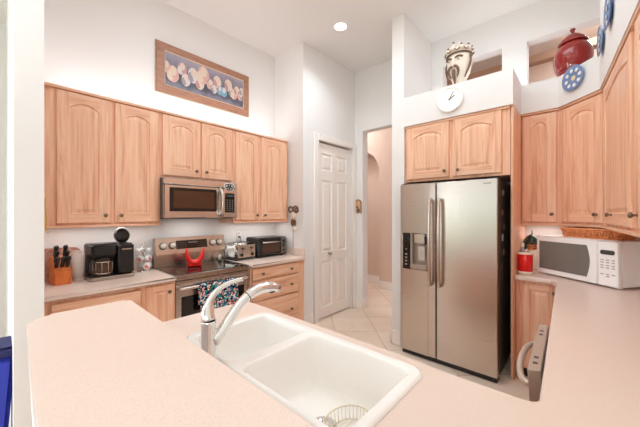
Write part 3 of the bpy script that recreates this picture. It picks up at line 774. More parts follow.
# freezer door with a recessed dispenser: built as a frame around the opening
D0, D1, Z0, Z1 = 0.028, 0.290, 0.89, 1.262
mb = MB().m(STEEL)
mb.box(0, D0, 0.0, 0.075, 0.05, 1.765, bev=0.006); mb.box(D1, SP, 0, 0.075, 0.05, 1.765, bev=0.006)
mb.box(D0 - 0.008, D1 + 0.008, 0.0, 0.075, 0.05, Z0); mb.box(D0 - 0.008, D1 + 0.008, 0.0, 0.075, Z1, 1.765)
mb.box(D0, D1, 0.066, 0.075, Z0, Z1)
fd = mb.build('freezer_door', None, fr)
MB().m(BLACKG).box(D0 + 0.002, D0 + 0.080, -0.003, 0.05, Z0 + 0.004, Z1 - 0.002).m(mat('dispenser_legend', (150, 150, 150), 0.5)).box(D0 + 0.03, D0 + 0.05, -0.0035, 0, 0.93, 0.945).box(D0 + 0.03, D0 + 0.05, -0.0035, 0, 0.965, 0.98).box(D0 + 0.03, D0 + 0.05, -0.0035, 0, 1.0, 1.015).box(D0 + 0.03, D0 + 0.05, -0.0035, 0, 1.035, 1.05).box(D0 + 0.03, D0 + 0.05, -0.0035, 0, 1.09, 1.10).build('dispenser_panel', None, fd)
dsp = MB().m(mat('dispenser_grey', (176, 160, 148), 0.35, 0.6)).box(D0 + 0.084, D1 - 0.002, 0.050, 0.066, Z0 + 0.004, Z1 - 0.004).box(D0 + 0.084, D0 + 0.105, 0.002, 0.06, Z0 + 0.004, Z1 - 0.004).box(D0 + 0.084, D1 - 0.002, -0.006, 0.06, Z0 + 0.004, Z0 + 0.055, bev=0.004).build('dispenser_niche', None, fd)
MB().m(HANDLE_M).box(D0 + 0.125, D1 - 0.03, -0.004, 0.05, Z1 - 0.10, Z1 - 0.004, bev=0.004).m(BLACKP).box(D1 - 0.03, D1 - 0.006, 0.0, 0.05, Z1 - 0.11, Z1 - 0.03).build('dispenser_spout', None, fd)
MB().m(mat('dispenser_paddle_grey', (196, 184, 172), 0.4)).box(D0 + 0.17, D1 - 0.018, 0.02, 0.03, Z0 + 0.10, Z1 - 0.13, bev=0.003, M=RM('X', 0.03)).build('dispenser_paddle', None, fd)
rd = MB().m(STEEL).box(SP + 0.006, FW, 0.0, 0.075, 0.05, 1.765, bev=0.006).build('fridge_door', None, fr)
for x, par in ((SP - 0.042, fd), (SP + 0.048, rd)):
    P = [(x, 0.0, 1.592), (x, -0.040, 1.592), (x, -0.050, 1.585)] + [(x, -0.052 - 0.018 * math.sin(PI * k / 14), 1.575 - 0.785 * k / 14) for k in range(15)] + [(x, -0.050, 0.780), (x, -0.040, 0.773), (x, 0, 0.773)]
    MB().tube(P, 0.0155, 12, flat=1.15).build('handle', HANDLE_M, par)
mb = MB().m(ORANGE_TXT)
for k in range(7): mb.box(0.785 + k * 0.009, 0.791 + k * 0.009, -0.0006, 0.0005, 1.722, 1.733 if k % 3 else 1.735)
mb.build('emblem', None, rd)
for (y, z, hh, c) in ((0.30, 1.655, 0.05, (214, 190, 172)), (0.26, 1.47, 0.05, (206, 150, 120)), (0.34, 1.34, 0.05, (190, 160, 120)), (0.27, 1.24, 0.06, (216, 206, 196)), (0.33, 1.10, 0.05, (180, 134, 100)), (0.25, 0.98, 0.05, (150, 104, 76))):
    o = MB().m(mat('magnet_face', c, 0.5)).box(-0.025, 0.025, -0.006, 0, -hh / 2, hh / 2, bev=0.002).build('fridge_magnet', loc=(2.847 + y, 1.438 - FW + 0.0119, z), rot=(0, 0, 0))
    nm = {1.655: 'pale square magnet topmost on the right side of the refrigerator', 1.47: 'salmon magnet below the topmost one on the refrigerator side', 1.34: 'olive tan magnet at mid-height on the refrigerator side',
          1.24: 'white rectangular magnet halfway up the refrigerator side', 1.10: 'tan magnet near dispenser height on the refrigerator side', 0.98: 'brown magnet lowest on the refrigerator side'}[z]
    tag(o, nm, 'magnet', 'magnets on the refrigerator side')

# ================================================================== DISHWASHER (door ajar)
dwA = math.radians(2)
dsh = thing('dishwasher', 'dishwasher with its stainless door ajar under the right countertop', 'dishwasher', (1.985, 0.105, 0), PI + dwA)
MB().m(GREYM).box(0, 0.60, 0.02, 0.5, 0.10, 0.868).m(BLACKP).box(0, 0.60, 0.06, 0.1, 0.0, 0.10).build('body', None, dsh)
Mt = Matrix.Translation((0, 0, 0.12)) @ Matrix.Rotation(math.radians(3.5), 4, 'X')
mb = MB().m(mat('dishwasher_steel', (196, 178, 164), 0.4, 0.5)).box(0, 0.60, -0.035, 0.01, 0.0, 0.742, bev=0.004, M=Mt)
mb.m(DARKP)
for (x, ) in ((0.10,), (0.16,), (0.46,), (0.52,)): mb.box(x, x + 0.02, -0.022, -0.006, 0.742, 0.7428, M=Mt)
od = mb.build('door', None, dsh)
P = bez([(0.06, -0.035, 0.655), (0.07, -0.098, 0.66), (0.30, -0.09, 0.665), (0.53, -0.098, 0.66), (0.54, -0.035, 0.655)], 22)
P = [tuple(Mt @ Vector(p)) for p in P]
MB().tube(P, 0.013, 12).build('handle', mat('handle_grey', (206, 190, 176), 0.35, 0.5), od)

# ================================================================== WHITE COUNTERTOP MICROWAVE
p0, p1 = Vector((3.345, 0.315)), Vector((2.955, -0.190))
L = (p1 - p0).length; ang = math.atan2(p1.y - p0.y, p1.x - p0.x)
wm = thing('countertop_microwave', 'white countertop microwave standing in the corner with wicker tray on top', 'microwave', (p0.x, p0.y, CZ), ang)
mh = 0.345; seam = 0.505
mb = MB().m(WHITEP).box(0.0, L, 0.02, 0.335, 0.015, mh, bev=0.004)
for x in (0.04, L - 0.04):
    for y in (0.05, 0.30): mb.box(x - 0.015, x + 0.015, y - 0.015, y + 0.015, 0, 0.016)
mb.build('body', None, wm)
dd = MB().m(WHITEP).box(0.0, seam - 0.003, -0.015, 0.02, 0.012, mh, bev=0.006).build('door', None, wm)
win = [(0.032, 0.055), (seam - 0.075, 0.055)] + [(seam - 0.075 + 0.022 * math.sin(PI * k / 10), 0.055 + (mh - 0.10) * k / 10) for k in range(1, 10)] + [(seam - 0.075, mh - 0.045), (0.032, mh - 0.045)]
MB().m(WINDOW_GR).prism(win, -0.002, 0.004, M=Matrix(((1, 0, 0, 0), (0, 0, -1, -0.0145), (0, 1, 0, 0), (0, 0, 0, 1)))).build('window', None, dd)
pn = MB().m(WHITEP).box(seam, L, -0.015, 0.02, 0.012, mh, bev=0.006).build('control_panel', None, wm)
MB().m(DISPLAY).prism(rrect(seam + 0.02, L - 0.022, mh - 0.10, mh - 0.068, 0.012), 0, 0.004, M=Matrix(((1, 0, 0, 0), (0, 0, -1, -0.0145), (0, 1, 0, 0), (0, 0, 0, 1)))).build('display', None, pn)
BTN = mat('button_grey', (170, 162, 156), 0.5)
cx = (seam + L) / 2
for r, z in enumerate((0.205, 0.187, 0.165, 0.147, 0.10, 0.085)):
    for k in (-1, 0, 1):
        if r in (5,) and k: continue
        MB().m(BTN).box(cx + k * 0.036 - 0.010, cx + k * 0.036 + 0.010, -0.0165, -0.014, z - 0.004, z + 0.004).build('button', None, pn)
# wicker tray on the microwave
fwd = Vector((-math.sin(ang), math.cos(ang))); along = Vector((math.cos(ang), math.sin(ang)))
def rimring(mb, a, b, z, r=0.006): mb.tube([(x, y, z) for x, y in rrect(-a, a, -b, b, 0.03, 5)], r, 6, closed=True)
mb = MB().m(WICKER); A, Bq = 0.215, 0.115
pr0 = [(x, y) for x, y in rrect(-A + 0.02, A - 0.02, -Bq + 0.02, Bq - 0.02, 0.03, 5)]; pr1 = [(x, y) for x, y in rrect(-A, A, -Bq, Bq, 0.03, 5)]
for k in range(8):
    t_ = k / 7; rimring(mb, A - 0.02 + 0.02 * t_, Bq - 0.02 + 0.02 * t_, 0.005 + 0.066 * t_, 0.0056)
mb.prism(pr0, 0.0, 0.008)
n = len(pr0)
for i in range(n):
    for f in ((0, 0.012) if i % 2 else (0, 0.012)): pass
for i in range(0, n, 1): mb.cyl((*pr0[i], 0.0), (*pr1[i], 0.074), 0.0045, 6)
for k in range(9):
    for sgn in (-1, 1):
        x = -A + 0.05 + k * (2 * A - 0.1) / 8
        mb.tube([(x - 0.02, sgn * (Bq + 0.001), 0.012), (x, sgn * (Bq + 0.004), 0.062), (x + 0.02, sgn * (Bq + 0.001), 0.012)], 0.005, 6)
rimring(mb, A, Bq, 0.074, 0.008)
cc = p0 + along * 0.345 + fwd * 0.20
tag(mb.build('wicker_tray', None, None, loc=(cc.x, cc.y, CZ + mh), rot=(0, 0, ang + 0.05)), 'low orange-brown wicker tray on top of the white microwave', 'tray')

# ================================================================== ITEMS BESIDE THE WHITE MICROWAVE
t = thing('canister', 'red canister with cream rim and base right of the refrigerator', 'canister', (3.20, 0.394, CZ))
t.scale = (0.95, 0.95, 1)
MB().lathe([(0.058, 0.025), (0.060, 0.030), (0.060, 0.175), (0.058, 0.180)], 32).build('body', CANRED, t)
MB().lathe([(0.050, 0), (0.060, 0.004), (0.062, 0.022), (0.058, 0.028)], 32).build('base', CREAM, t)
MB().lathe([(0.060, 0.178), (0.062, 0.183), (0.060, 0.190), (0.050, 0.192), (0.046, 0.186), (0, 0.186)], 32).build('rim', CREAM, t)
fg = thing('ceramic_figurine', 'ceramic figurine with tan face and dark green hat behind the red canister', 'figurine', (3.50, 0.376, CZ), math.radians(-55))
fg.scale = (0.86, 0.86, 1.0)
MB().lathe([(0.055, 0), (0.062, 0.03), (0.066, 0.09), (0.060, 0.14), (0.045, 0.18), (0.03, 0.20)], 24).build('body', CREAM, fg)
hd = MB().ball((0, 0, 0.235), 0.062, (1, 0.95, 0.9), 20).build('head', SKIN, fg)
for sx in (-1, 1): MB().ball((sx * 0.024, -0.052, 0.250), 0.008).build('eye', INK, hd)
MB().ball((0, -0.062, 0.232), 0.010).build('nose', mat('red_nose', (190, 50, 40), 0.3), hd)
MB().tube(bez([(-0.022, -0.052, 0.215), (0, -0.066, 0.203), (0.022, -0.052, 0.215)], 8), 0.004, 6).build('mouth', INK, hd)
MB().lathe([(0.088, 0.255), (0.086, 0.265), (0.074, 0.295), (0.05, 0.322), (0.02, 0.338), (0.006, 0.345), (0.004, 0.385), (0, 0.386)], 24).build('hat', DKGREEN, fg)
for sx in (-1, 1): MB().ball((sx * 0.075, 0.0, 0.225), 0.026, (0.8, 0.8, 1.3)).build('hair', DKGREEN, hd)
MB().ball((0.045, -0.05, 0.055), 0.03, (1, 0.8, 0.9)).build('green_bag', GREEN, fg)['label'] = 'green bag held in front'
for sx in (-1, 1): MB().tube(bez([(sx * 0.05, -0.01, 0.16), (sx * 0.085, -0.03, 0.12), (sx * 0.045, -0.055, 0.085)], 8), 0.016, 10).build('arm', SKIN, fg)
t = thing('slim_bottle', 'slim bluish-grey bottle between the oak panel and the red canister', 'bottle', (3.36, 0.434, CZ))
MB().m(mat('bottle_grey_blue', (150, 160, 184), 0.3)).lathe([(0.018, 0), (0.020, 0.006), (0.020, 0.18), (0.012, 0.21), (0.010, 0.225)], 18).build('body', None, t)
MB().m(WHITEP).lathe([(0.012, 0.222), (0.012, 0.262), (0.008, 0.268), (0, 0.268)], 14).build('cap', None, t)

# ================================================================== STOVE-WALL COUNTER ITEMS
# coffee maker
cm = thing('coffee_maker', 'black dual coffee maker with glass carafe and open pod lid', 'coffee maker', (0.640, 3.035, CZ), math.radians(2))
cm.scale = (0.88, 0.95, 1)
MB().m(mat('silver_base', (176, 164, 154), 0.3, 0.9)).prism(rrect(-0.185, 0.175, -0.150, 0.140, 0.04), 0, 0.028, bev=0.006).build('base_plate', None, cm)
MB().m(BLACKP).box(-0.175, 0.165, 0.02, 0.140, 0.028, 0.29, bev=0.01).box(-0.175, 0.03, -0.135, 0.03, 0.190, 0.298, bev=0.02, seg=3).build('housing', None, cm)
tw = MB().m(BLACKP).box(0.035, 0.168, -0.135, 0.05, 0.028, 0.290, bev=0.016, seg=3).build('pod_tower', None, cm)
MB().m(HANDLE_M).box(0.060, 0.145, -0.139, -0.13, 0.238, 0.247).build('trim_bar', None, tw)
Ml = Matrix.Translation((0.10, -0.02, 0.298)) @ Matrix.Rotation(math.radians(78), 4, 'X')
MB().m(BLACKP).lathe([(0.060, -0.012), (0.066, 0), (0.062, 0.022), (0.045, 0.030), (0, 0.030)], 28, M=Ml @ Matrix.Translation((0, 0.060, 0))).build('lid', None, cm)
MB().m(mat('lid_rim_grey', (120, 112, 104), 0.3, 0.6)).tube([tuple(Ml @ Vector((0.066 * math.cos(2 * PI * k / 28), 0.060 + 0.066 * math.sin(2 * PI * k / 28), -0.004))) for k in range(28)], 0.005, 8, closed=True).build('lid_rim', None, cm)
ca = MB().m(GLASS).lathe([(0.062, 0.030), (0.074, 0.036), (0.077, 0.09), (0.072, 0.130), (0.060, 0.155), (0.060, 0.168)], 30, loc=(-0.072, -0.062, 0), cap=False).build('carafe', None, cm)
MB().m(BLACKP).lathe([(0.062, 0.160), (0.064, 0.175), (0.05, 0.185), (0, 0.185)], 28, loc=(-0.072, -0.062, 0)).tube(bez([(-0.125, -0.085, 0.165), (-0.195, -0.125, 0.17), (-0.195, -0.125, 0.05), (-0.140, -0.095, 0.045)], 12), 0.010, 8).build('carafe_lid_and_handle', None, ca)
mb = MB().m(HANDLE_M)
for z in (0.055, 0.148): mb.tube([(-0.072 + 0.0785 * math.cos(2 * PI * k / 28), -0.062 + 0.0785 * math.sin(2 * PI * k / 28), z) for k in range(28)], 0.004, 6, closed=True)
for k in range(10):
    a = 2 * PI * k / 10; mb.cyl((-0.072 + 0.0785 * math.cos(a), -0.062 + 0.0785 * math.sin(a), 0.055), (-0.072 + 0.0785 * math.cos(a), -0.062 + 0.0785 * math.sin(a), 0.148), 0.0025, 6)
mb.build('carafe_bands', None, ca)
# pod carousel with pods
px_, py_ = 0.915, 3.085
cr = thing('pod_carousel', 'chrome coffee pod carousel between coffee maker and range', 'rack', (px_, py_, CZ))
MB().lathe([(0.060, 0), (0.060, 0.006), (0.05, 0.010), (0.01, 0.012)], 24).build('base', CHROME, cr)
MB().lathe([(0.006, 0.01), (0.006, 0.255), (0.012, 0.262), (0.006, 0.272), (0, 0.273)], 12).build('post', CHROME, cr)
pod_rows = []
for lev, z in enumerate((0.055, 0.125, 0.195)):
    for k in range(4):
        a = math.radians(-80 + 90 * k + lev * 35); pod_rows.append((lev, a, z))
        cxx, cyy = 0.040 * math.cos(a), 0.040 * math.sin(a)
        e = Vector((math.cos(a), math.sin(a), 0)); u_ = Vector((-math.sin(a), math.cos(a), 0))
        c0 = Vector((cxx, cyy, z)) + e * 0.016
        MB().tube([tuple(c0 + u_ * 0.0255 * math.cos(2 * PI * q / 20) + Vector((0, 0, 1)) * 0.0255 * math.sin(2 * PI * q / 20)) for q in range(20)], 0.0016, 6, closed=True).tube([tuple(c0 - Vector((0, 0, 0.0255))), (0, 0, z - 0.012)], 0.0016, 6).build('ring', CHROME, cr)
def pod_mesh():
    mb = MB().m(WHITEP).lathe([(0.017, -0.034), (0.018, -0.03), (0.0235, 0)], 18)
    mb.m(WHITEP).lathe([(0.0275, 0), (0.0275, 0.0015), (0.026, 0.0022), (0, 0.0022)], 18)
    mb.m(mat('pod_print', (222, 128, 124), 0.4)).prism([(0.002, -0.022), (0.020, -0.012), (0.021, 0.010), (0.006, 0.018), (0.0, 0.004), (-0.012, 0.0), (-0.010, -0.014)], 0.0021, 0.0027)
    return mb
pod0 = None
for i, (lev, a, z) in enumerate(pod_rows):
    if i % 4 == 3 and lev != 1: continue
    if pod0 is None: pod0 = pod_mesh().build('coffee_pod'); o = pod0
    else: o = pod0.copy(); C.objects.link(o)
    d = 0.040 + 0.016 + 0.003
    o.scale = (1.15, 1.15, 1.0)
    o.location = (px_ + d * math.cos(a), py_ + d * math.sin(a), CZ + z)
    o.rotation_euler = (Matrix.Rotation(a, 3, 'Z') @ Matrix.Rotation(PI / 2, 3, 'Y')).to_euler()
    tag(o, ['white foil-topped coffee pod with red print in the bottom tier of the carousel', 'white foil-topped coffee pod with red print in the middle tier of the carousel', 'white foil-topped coffee pod with red print in the top tier of the carousel'][lev], 'coffee pod', ['bottom tier coffee pods', 'middle tier coffee pods', 'top tier coffee pods'][lev])
# knife block and knives
kbx, kby = 0.318, 3.035
kb = thing('knife_block', 'orange-brown wooden knife block full of black-handled knives', 'knife block', (kbx, kby, CZ), math.radians(6))
prof = [(-0.085, 0), (0.075, 0), (0.075, 0.19), (0.02, 0.215), (-0.055, 0.115), (-0.085, 0.10)]
MB().m(BLOCK).prism(prof, -0.052, 0.052, bev=0.004, M=Matrix(((0, 0, 1, 0), (1, 0, 0, 0), (0, 1, 0, 0), (0, 0, 0, 1)))).build('block', None, kb)
def knife():
    t = thing('kitchen_knife', 'x', 'knife')
    MB().m(BLACKP).tube([(0, 0, 0.004), (0, 0, 0.02), (0, 0.002, 0.06), (0, 0.0, 0.092), (0, -0.004, 0.104)], [0.0085, 0.010, 0.0095, 0.012, 0.007], 10, flat=1.4).m(HANDLE_M).box(-0.0105, 0.0105, -0.003, 0.003, 0.02, 0.024).box(-0.0108, 0.0108, -0.003, 0.003, 0.07, 0.074).build('handle', None, t)
    MB().m(HANDLE_M).box(-0.0012, 0.0012, -0.010, 0.010, -0.07, 0.004).build('blade', None, t)
    return t
def copy_tree(o):
    c = o.copy(); C.objects.link(c)
    for ch in list(o.children):
        d = ch.copy(); C.objects.link(d); d.parent = c
    return c
klab = ['black-handled knife at the lower left of the knife block', 'black-handled knife at the lower middle of the knife block', 'black-handled knife at the lower right of the knife block',
        'black-handled knife at the middle left of the knife block', 'black-handled knife at the middle right of the knife block', 'tall black-handled knife at the upper left of the knife block', 'tall black-handled knife at the upper right of the knife block']
kn0 = knife(); Mk = Matrix.Translation((kbx, kby, CZ)) @ Matrix.Rotation(math.radians(6), 4, 'Z')
slope_n = Vector((0, -0.8, 0.6))
for i, (x, s_) in enumerate(((-0.032, 0.16), (0.002, 0.16), (0.034, 0.16), (-0.030, 0.5), (0.030, 0.5), (-0.026, 0.86), (0.030, 0.86))):
    o = kn0 if i == 0 else copy_tree(kn0)
    o['label'] = klab[i]; o['group'] = 'knives in the wooden block'
    y = -0.055 + 0.075 * s_; z = 0.115 + 0.10 * s_
    o.matrix_world = Mk @ Matrix.Translation((x, y, z)) @ Matrix.Rotation(math.radians(37 - 22 * s_), 4, 'X')
# stack of clear cups
cup0 = None
for i in range(4):
    if cup0 is None:
        cup0 = MB().m(CLEAR).lathe([(0.0, 0.0), (0.034, 0.0), (0.036, 0.004), (0.046, 0.150), (0.0475, 0.152)], 26, cap=False).build('plastic_cup')
        o = cup0
    else: o = cup0.copy(); C.objects.link(o)
    o.location = (0.425, 3.02, CZ + 0.001 + i * 0.032)
    tag(o, ['clear plastic cup at the bottom of the stack beside the knife block', 'second clear plastic cup from the bottom of the stack beside the knife block', 'second clear plastic cup from the top of the stack beside the knife block', 'clear plastic cup at the top of the stack beside the knife block'][i], 'cup', 'stacked clear plastic cups')
# boards leaning on the wall
tag(MB().m(BOARD).prism(rrect(-0.13, 0.13, 0, 0.265, [0.01, 0.01, 0.06, 0.02]), -0.008, 0.008, bev=0.003, M=RM('X', PI / 2 - 0.10)).build('cutting_board', loc=(0.345, 3.168, CZ)), 'mottled brown cutting board leaning on the wall behind the knife block', 'cutting board')
tag(MB().m(BLOCK).prism(rrect(-0.055, 0.055, 0, 0.20, 0.02), -0.006, 0.006, bev=0.003, M=RM('X', PI / 2 - 0.10)).build('serving_board', loc=(0.545, 3.178, CZ)), 'small orange-brown board leaning on the wall between cups and coffee maker', 'cutting board')
# toaster
to = thing('toaster', 'chrome four-slot toaster beside the range', 'toaster', (1.950, 3.070, CZ), math.radians(3))
to.scale = (0.97, 1.1, 1.03)
MB().m(CHROME).box(-0.15, 0.15, -0.115, 0.115, 0.012, 0.195, bev=0.032, seg=5).m(DARKP).box(-0.14, 0.14, -0.105, 0.105, 0.0, 0.016).build('shell', None, to)
mb = MB().m(BLACKP)
for x in (-0.10, -0.04, 0.025, 0.085): mb.box(x, x + 0.026, -0.075, 0.075, 0.1935, 0.1962)
mb.build('slots', None, to)
pnl = MB().m(mat('toaster_front_steel', (212, 196, 180), 0.28, 1)).box(-0.125, 0.125, -0.121, -0.112, 0.03, 0.175, bev=0.003).m(BLACKP).box(-0.065, -0.059, -0.1225, -0.12, 0.085, 0.16).box(0.059, 0.065, -0.1225, -0.12, 0.085, 0.16).build('front_panel', None, to)
for x in (-0.062, 0.062):
    MB().m(BLACKP).box(x - 0.022, x + 0.022, -0.142, -0.120, 0.128, 0.140, bev=0.004).build('lever', None, pnl)
    MB().m(BLACKP).lathe([(0.020, 0), (0.019, 0.014), (0.015, 0.018), (0, 0.018)], 20, M=RM('X', PI / 2, (x * 1.25, -0.120, 0.062))).build('dial', None, pnl)
# toaster oven
tv = thing('toaster_oven', 'black toaster oven with glass door at the end of the right countertop', 'toaster oven', (2.335, 3.06, CZ), 0)
TW = 0.225
MB().m(BLACKP).box(-TW, TW, -0.14, 0.135, 0.015, 0.245, bev=0.012).m(DARKP).box(-TW + 0.03, -TW + 0.06, -0.1, -0.07, 0, 0.016).box(TW - 0.06, TW - 0.03, -0.1, -0.07, 0, 0.016).box(-TW + 0.03, -TW + 0.06, 0.07, 0.1, 0, 0.016).box(TW - 0.06, TW - 0.03, 0.07, 0.1, 0, 0.016).build('body', None, tv)
dd = MB().m(BLACKG).box(-TW + 0.02, TW - 0.105, -0.150, -0.138, 0.035, 0.228, bev=0.003).m(WINDOW_BR).box(-TW + 0.05, TW - 0.13, -0.1515, -0.149, 0.06, 0.175).build('door', None, tv)
MB().m(HANDLE_M).tube([(-TW + 0.045, -0.150, 0.188), (-TW + 0.045, -0.178, 0.188), (TW - 0.13, -0.178, 0.188), (TW - 0.13, -0.150, 0.188)], 0.007, 10).build('handle', None, dd)
pn = MB().m(mat('oven_panel_grey', (128, 116, 106), 0.35, 0.6)).box(TW - 0.098, TW - 0.015, -0.147, -0.138, 0.03, 0.232, bev=0.003).build('control_panel', None, tv)
for z in (0.068, 0.130, 0.192): MB().m(BLACKP).lathe([(0.021, 0), (0.019, 0.016), (0, 0.018)], 20, M=RM('X', PI / 2, (TW - 0.056, -0.147, z))).m(HANDLE_M).box(TW - 0.058, TW - 0.054, -0.168, -0.164, z - 0.015, z + 0.015).build('dial', None, pn)
# outlet on stove wall
ou = thing('wall_outlet', 'white electrical outlet on the wall above the toaster', 'outlet', (2.03, 3.229, 1.19))
MB().m(WHITEP).box(-0.036, 0.036, -0.006, 0, -0.058, 0.058, bev=0.003).build('cover_plate', None, ou)
for z in (-0.022, 0.022): MB().m(mat('socket', (214, 206, 198), 0.4)).box(-0.016, 0.016, -0.008, -0.005, z - 0.014, z + 0.014, bev=0.002).build('socket', None, ou)
MB().m(BLACKP).tube([(0, -0.006, -0.022), (0, -0.03, -0.022)], 0.012, 10).tube(bez([(0, -0.03, -0.022), (0.0, -0.055, -0.03), (0.02, -0.04, -0.16), (0.02, -0.02, -0.17)], 10), 0.004, 6).build('plug', None, ou)

# ================================================================== WALL DECOR
pc = thing('picture', 'long framed picture of pastel flowers high on the stove wall', 'picture', (1.615, 3.229, 2.972))
PW, PH = 0.555, 0.262
MB().m(mat('gilt_edge', (198, 172, 144), 0.4)).box(-PW, PW, -0.016, 0, -PH, PH, bev=0.002).build('backing', None, pc)
mb = MB().m(FRAME_M)
def fr_(x0, x1, z0, z1, w_, y0, y1):
    mb.box(x0, x1, y0, y1, z0, z0 + w_, bev=0.003); mb.box(x0, x1, y0, y1, z1 - w_, z1, bev=0.003); mb.box(x0, x0 + w_, y0, y1, z0 + w_, z1 - w_, bev=0.003); mb.box(x1 - w_, x1, y0, y1, z0 + w_, z1 - w_, bev=0.003)
fr_(-PW + 0.006, PW - 0.006, -PH + 0.006, PH - 0.006, 0.078, -0.026, -0.01)
mb.build('frame', None, pc)
mb = MB().m(mat('inner_fillet', (222, 200, 178), 0.4)); fr_(-PW + 0.082, PW - 0.082, -PH + 0.082, PH - 0.082, 0.009, -0.028, -0.012); mb.build('fillet', None, pc)
def art():
    m = mat('painting_ground', (120, 120, 140), 0.3); t = NT(m); tc = t.coord((1, 1, 1)); sp = t.n('ShaderNodeSeparateXYZ'); t.l(tc, sp.inputs[0])
    n = t.noise(tc, 9, 4, 0.6, 0.5)
    f = t.math('ADD', t.math('MULTIPLY', sp.outputs[2], 2.2), t.math('ADD', t.math('MULTIPLY', n, 0.35), 0.33))
    t.l(t.ramp(f, [(0.12, (136, 130, 146)), (0.26, (84, 84, 96)), (0.45, (50, 54, 66)), (0.62, (116, 110, 126)), (0.85, (158, 148, 162))]), t.b.inputs['Base Color']); return m
pt = MB().m(art()).box(-PW + 0.085, PW - 0.085, -0.0175, -0.014, -PH + 0.085, PH - 0.085).build('print', None, pc)
rng = random.Random(3)
cols = [mat('petal_pink', (206, 160, 152), 0.5), mat('petal_cream', (214, 192, 174), 0.5), mat('petal_rose', (184, 138, 138), 0.5), mat('petal_white', (206, 196, 196), 0.5), mat('petal_grey', (150, 140, 150), 0.5), mat('petal_blue', (120, 158, 176), 0.5)]
mb = MB()
flowers = [(-0.455, 0.02, .045, 0), (-0.385, -0.035, .062, 0), (-0.29, 0.05, .05, 2), (-0.25, -0.055, .048, 3), (-0.17, 0.02, .06, 3), (-0.095, -0.04, .05, 1), (-0.055, 0.065, .072, 0), (0.03, -0.012, .045, 4), (0.115, 0.045, .05, 1), (0.15, -0.045, .038, 5), (0.20, -0.05, .042, 5), (0.075, -0.055, .035, 3), (0.26, 0.05, .052, 1), (0.30, -0.02, .04, 3), (0.335, -0.035, .045, 0), (0.375, 0.02, .04, 1), (0.43, -0.03, .045, 4), (0.445, 0.03, .035, 3)]
for i, (x, z, r, k) in enumerate(flowers):
    yb = -0.0178 - i * 0.00012
    r *= 1.15
    for (dx, dz, q, kk) in ((0, 0, 1.0, k), (-0.35, -0.25, 0.62, (k + 1) % 5 if k != 5 else 5), (0.38, -0.15, 0.58, k), (0.05, 0.38, 0.55, 1 if k != 5 else 3)):
        mb.m(cols[kk]); n = 16; yb -= 0.00002
        mb._f([mb.bm.verts.new((min(PW - 0.092, max(-PW + 0.092, x + dx * r + r * q * 0.85 * math.cos(2 * PI * j / n))), yb, z + 1.25 * (dz * r + r * q * math.sin(2 * PI * j / n)))) for j in range(n)])
mb.build('painted_flowers', None, pc)

# clock on the soffit
ck = thing('wall_clock', 'round white wall clock on the soffit above the refrigerator', 'clock', (2.979, 0.974, 2.583), -PI / 2)
cr_ = 0.128
MB().m(WHITEP).lathe([(cr_ - 0.02, 0), (cr_, 0.004), (cr_, 0.022), (cr_ - 0.008, 0.030), (cr_ - 0.02, 0.028), (cr_ - 0.028, 0.018)], 40, M=RM('X', PI / 2)).build('rim', None, ck)
MB().m(mat('clock_face', (216, 210, 205), 0.5)).lathe([(cr_ - 0.026, 0.012), (cr_ - 0.026, 0.0165), (0, 0.0165)], 40, M=RM('X', PI / 2)).build('face', None, ck)
NUM = mat('numeral_grey', (112, 106, 100), 0.5)
for i in range(12):
    a = PI / 2 - (i + 1) * PI / 6; r = 0.080
    text_mesh(str(i + 1), 0.024, NUM, 'numeral', ck, Matrix.Translation((r * math.cos(a), -0.0172, r * math.sin(a))) @ Matrix.Rotation(PI / 2, 4, 'X'), 0.0004)
for (ang_, l_, w_) in ((math.radians(30), 0.055, 0.007), (math.radians(62), 0.078, 0.005)):
    M_ = Matrix.Translation((0, -0.0195, 0)) @ Matrix.Rotation(-ang_, 4, 'Y')
    MB().m(INK).box(-0.012, l_, -0.001, 0.001, -w_ / 2, w_ / 2, M=M_).build('hand', None, ck)
MB().m(INK).lathe([(0.006, 0), (0.006, 0.003), (0, 0.004)], 14, M=RM('X', PI / 2, (0, -0.019, 0))).build('hub', None, ck)

# plates on the soffit faces
def plate(mb, R, base, spots=True):
    mb.m(base).lathe([(R * 0.45, 0), (R * 0.5, 0.004), (R * 0.98, 0.020), (R, 0.024), (R * 0.97, 0.026), (R * 0.55, 0.012), (0, 0.011)], 36)
sx, sy = (3.40 + 3.115) / 2 + 0.018, (0.170 - 0.09) / 2 + 0.0165
fa = math.atan2(-0.09 - 0.170, 3.115 - 3.40)          # along the diagonal face
nrm = Vector((math.cos(fa - PI / 2), math.sin(fa - PI / 2)))
pl = thing('plate', 'round blue plate with white spots on the diagonal soffit', 'plate', (sx + nrm.x * 0.001, sy + nrm.y * 0.001, 2.610), fa, 'decorative plates on the soffit')
mb = MB(); plate(mb, 0.104, BLUEG); bmesh.ops.transform(mb.bm, matrix=RM('X', PI / 2), verts=mb.bm.verts); mb.build('dish', None, pl)
mb = MB().m(WHITE_INK)
for k in range(8):
    a = 2 * PI * k / 8 + 0.2; mb.ball((0.066 * math.cos(a), -0.0185, 0.066 * math.sin(a)), 0.0175, (0.85, 0.12, 1), 12, M=Matrix.Rotation(-a + PI / 2, 4, 'Y'))
mb.m(mat('spot_cream', (226, 206, 160), 0.4)).ball((0, -0.0125, 0), 0.021, (1, 0.12, 1), 12)
mb.build('spots', None, pl)
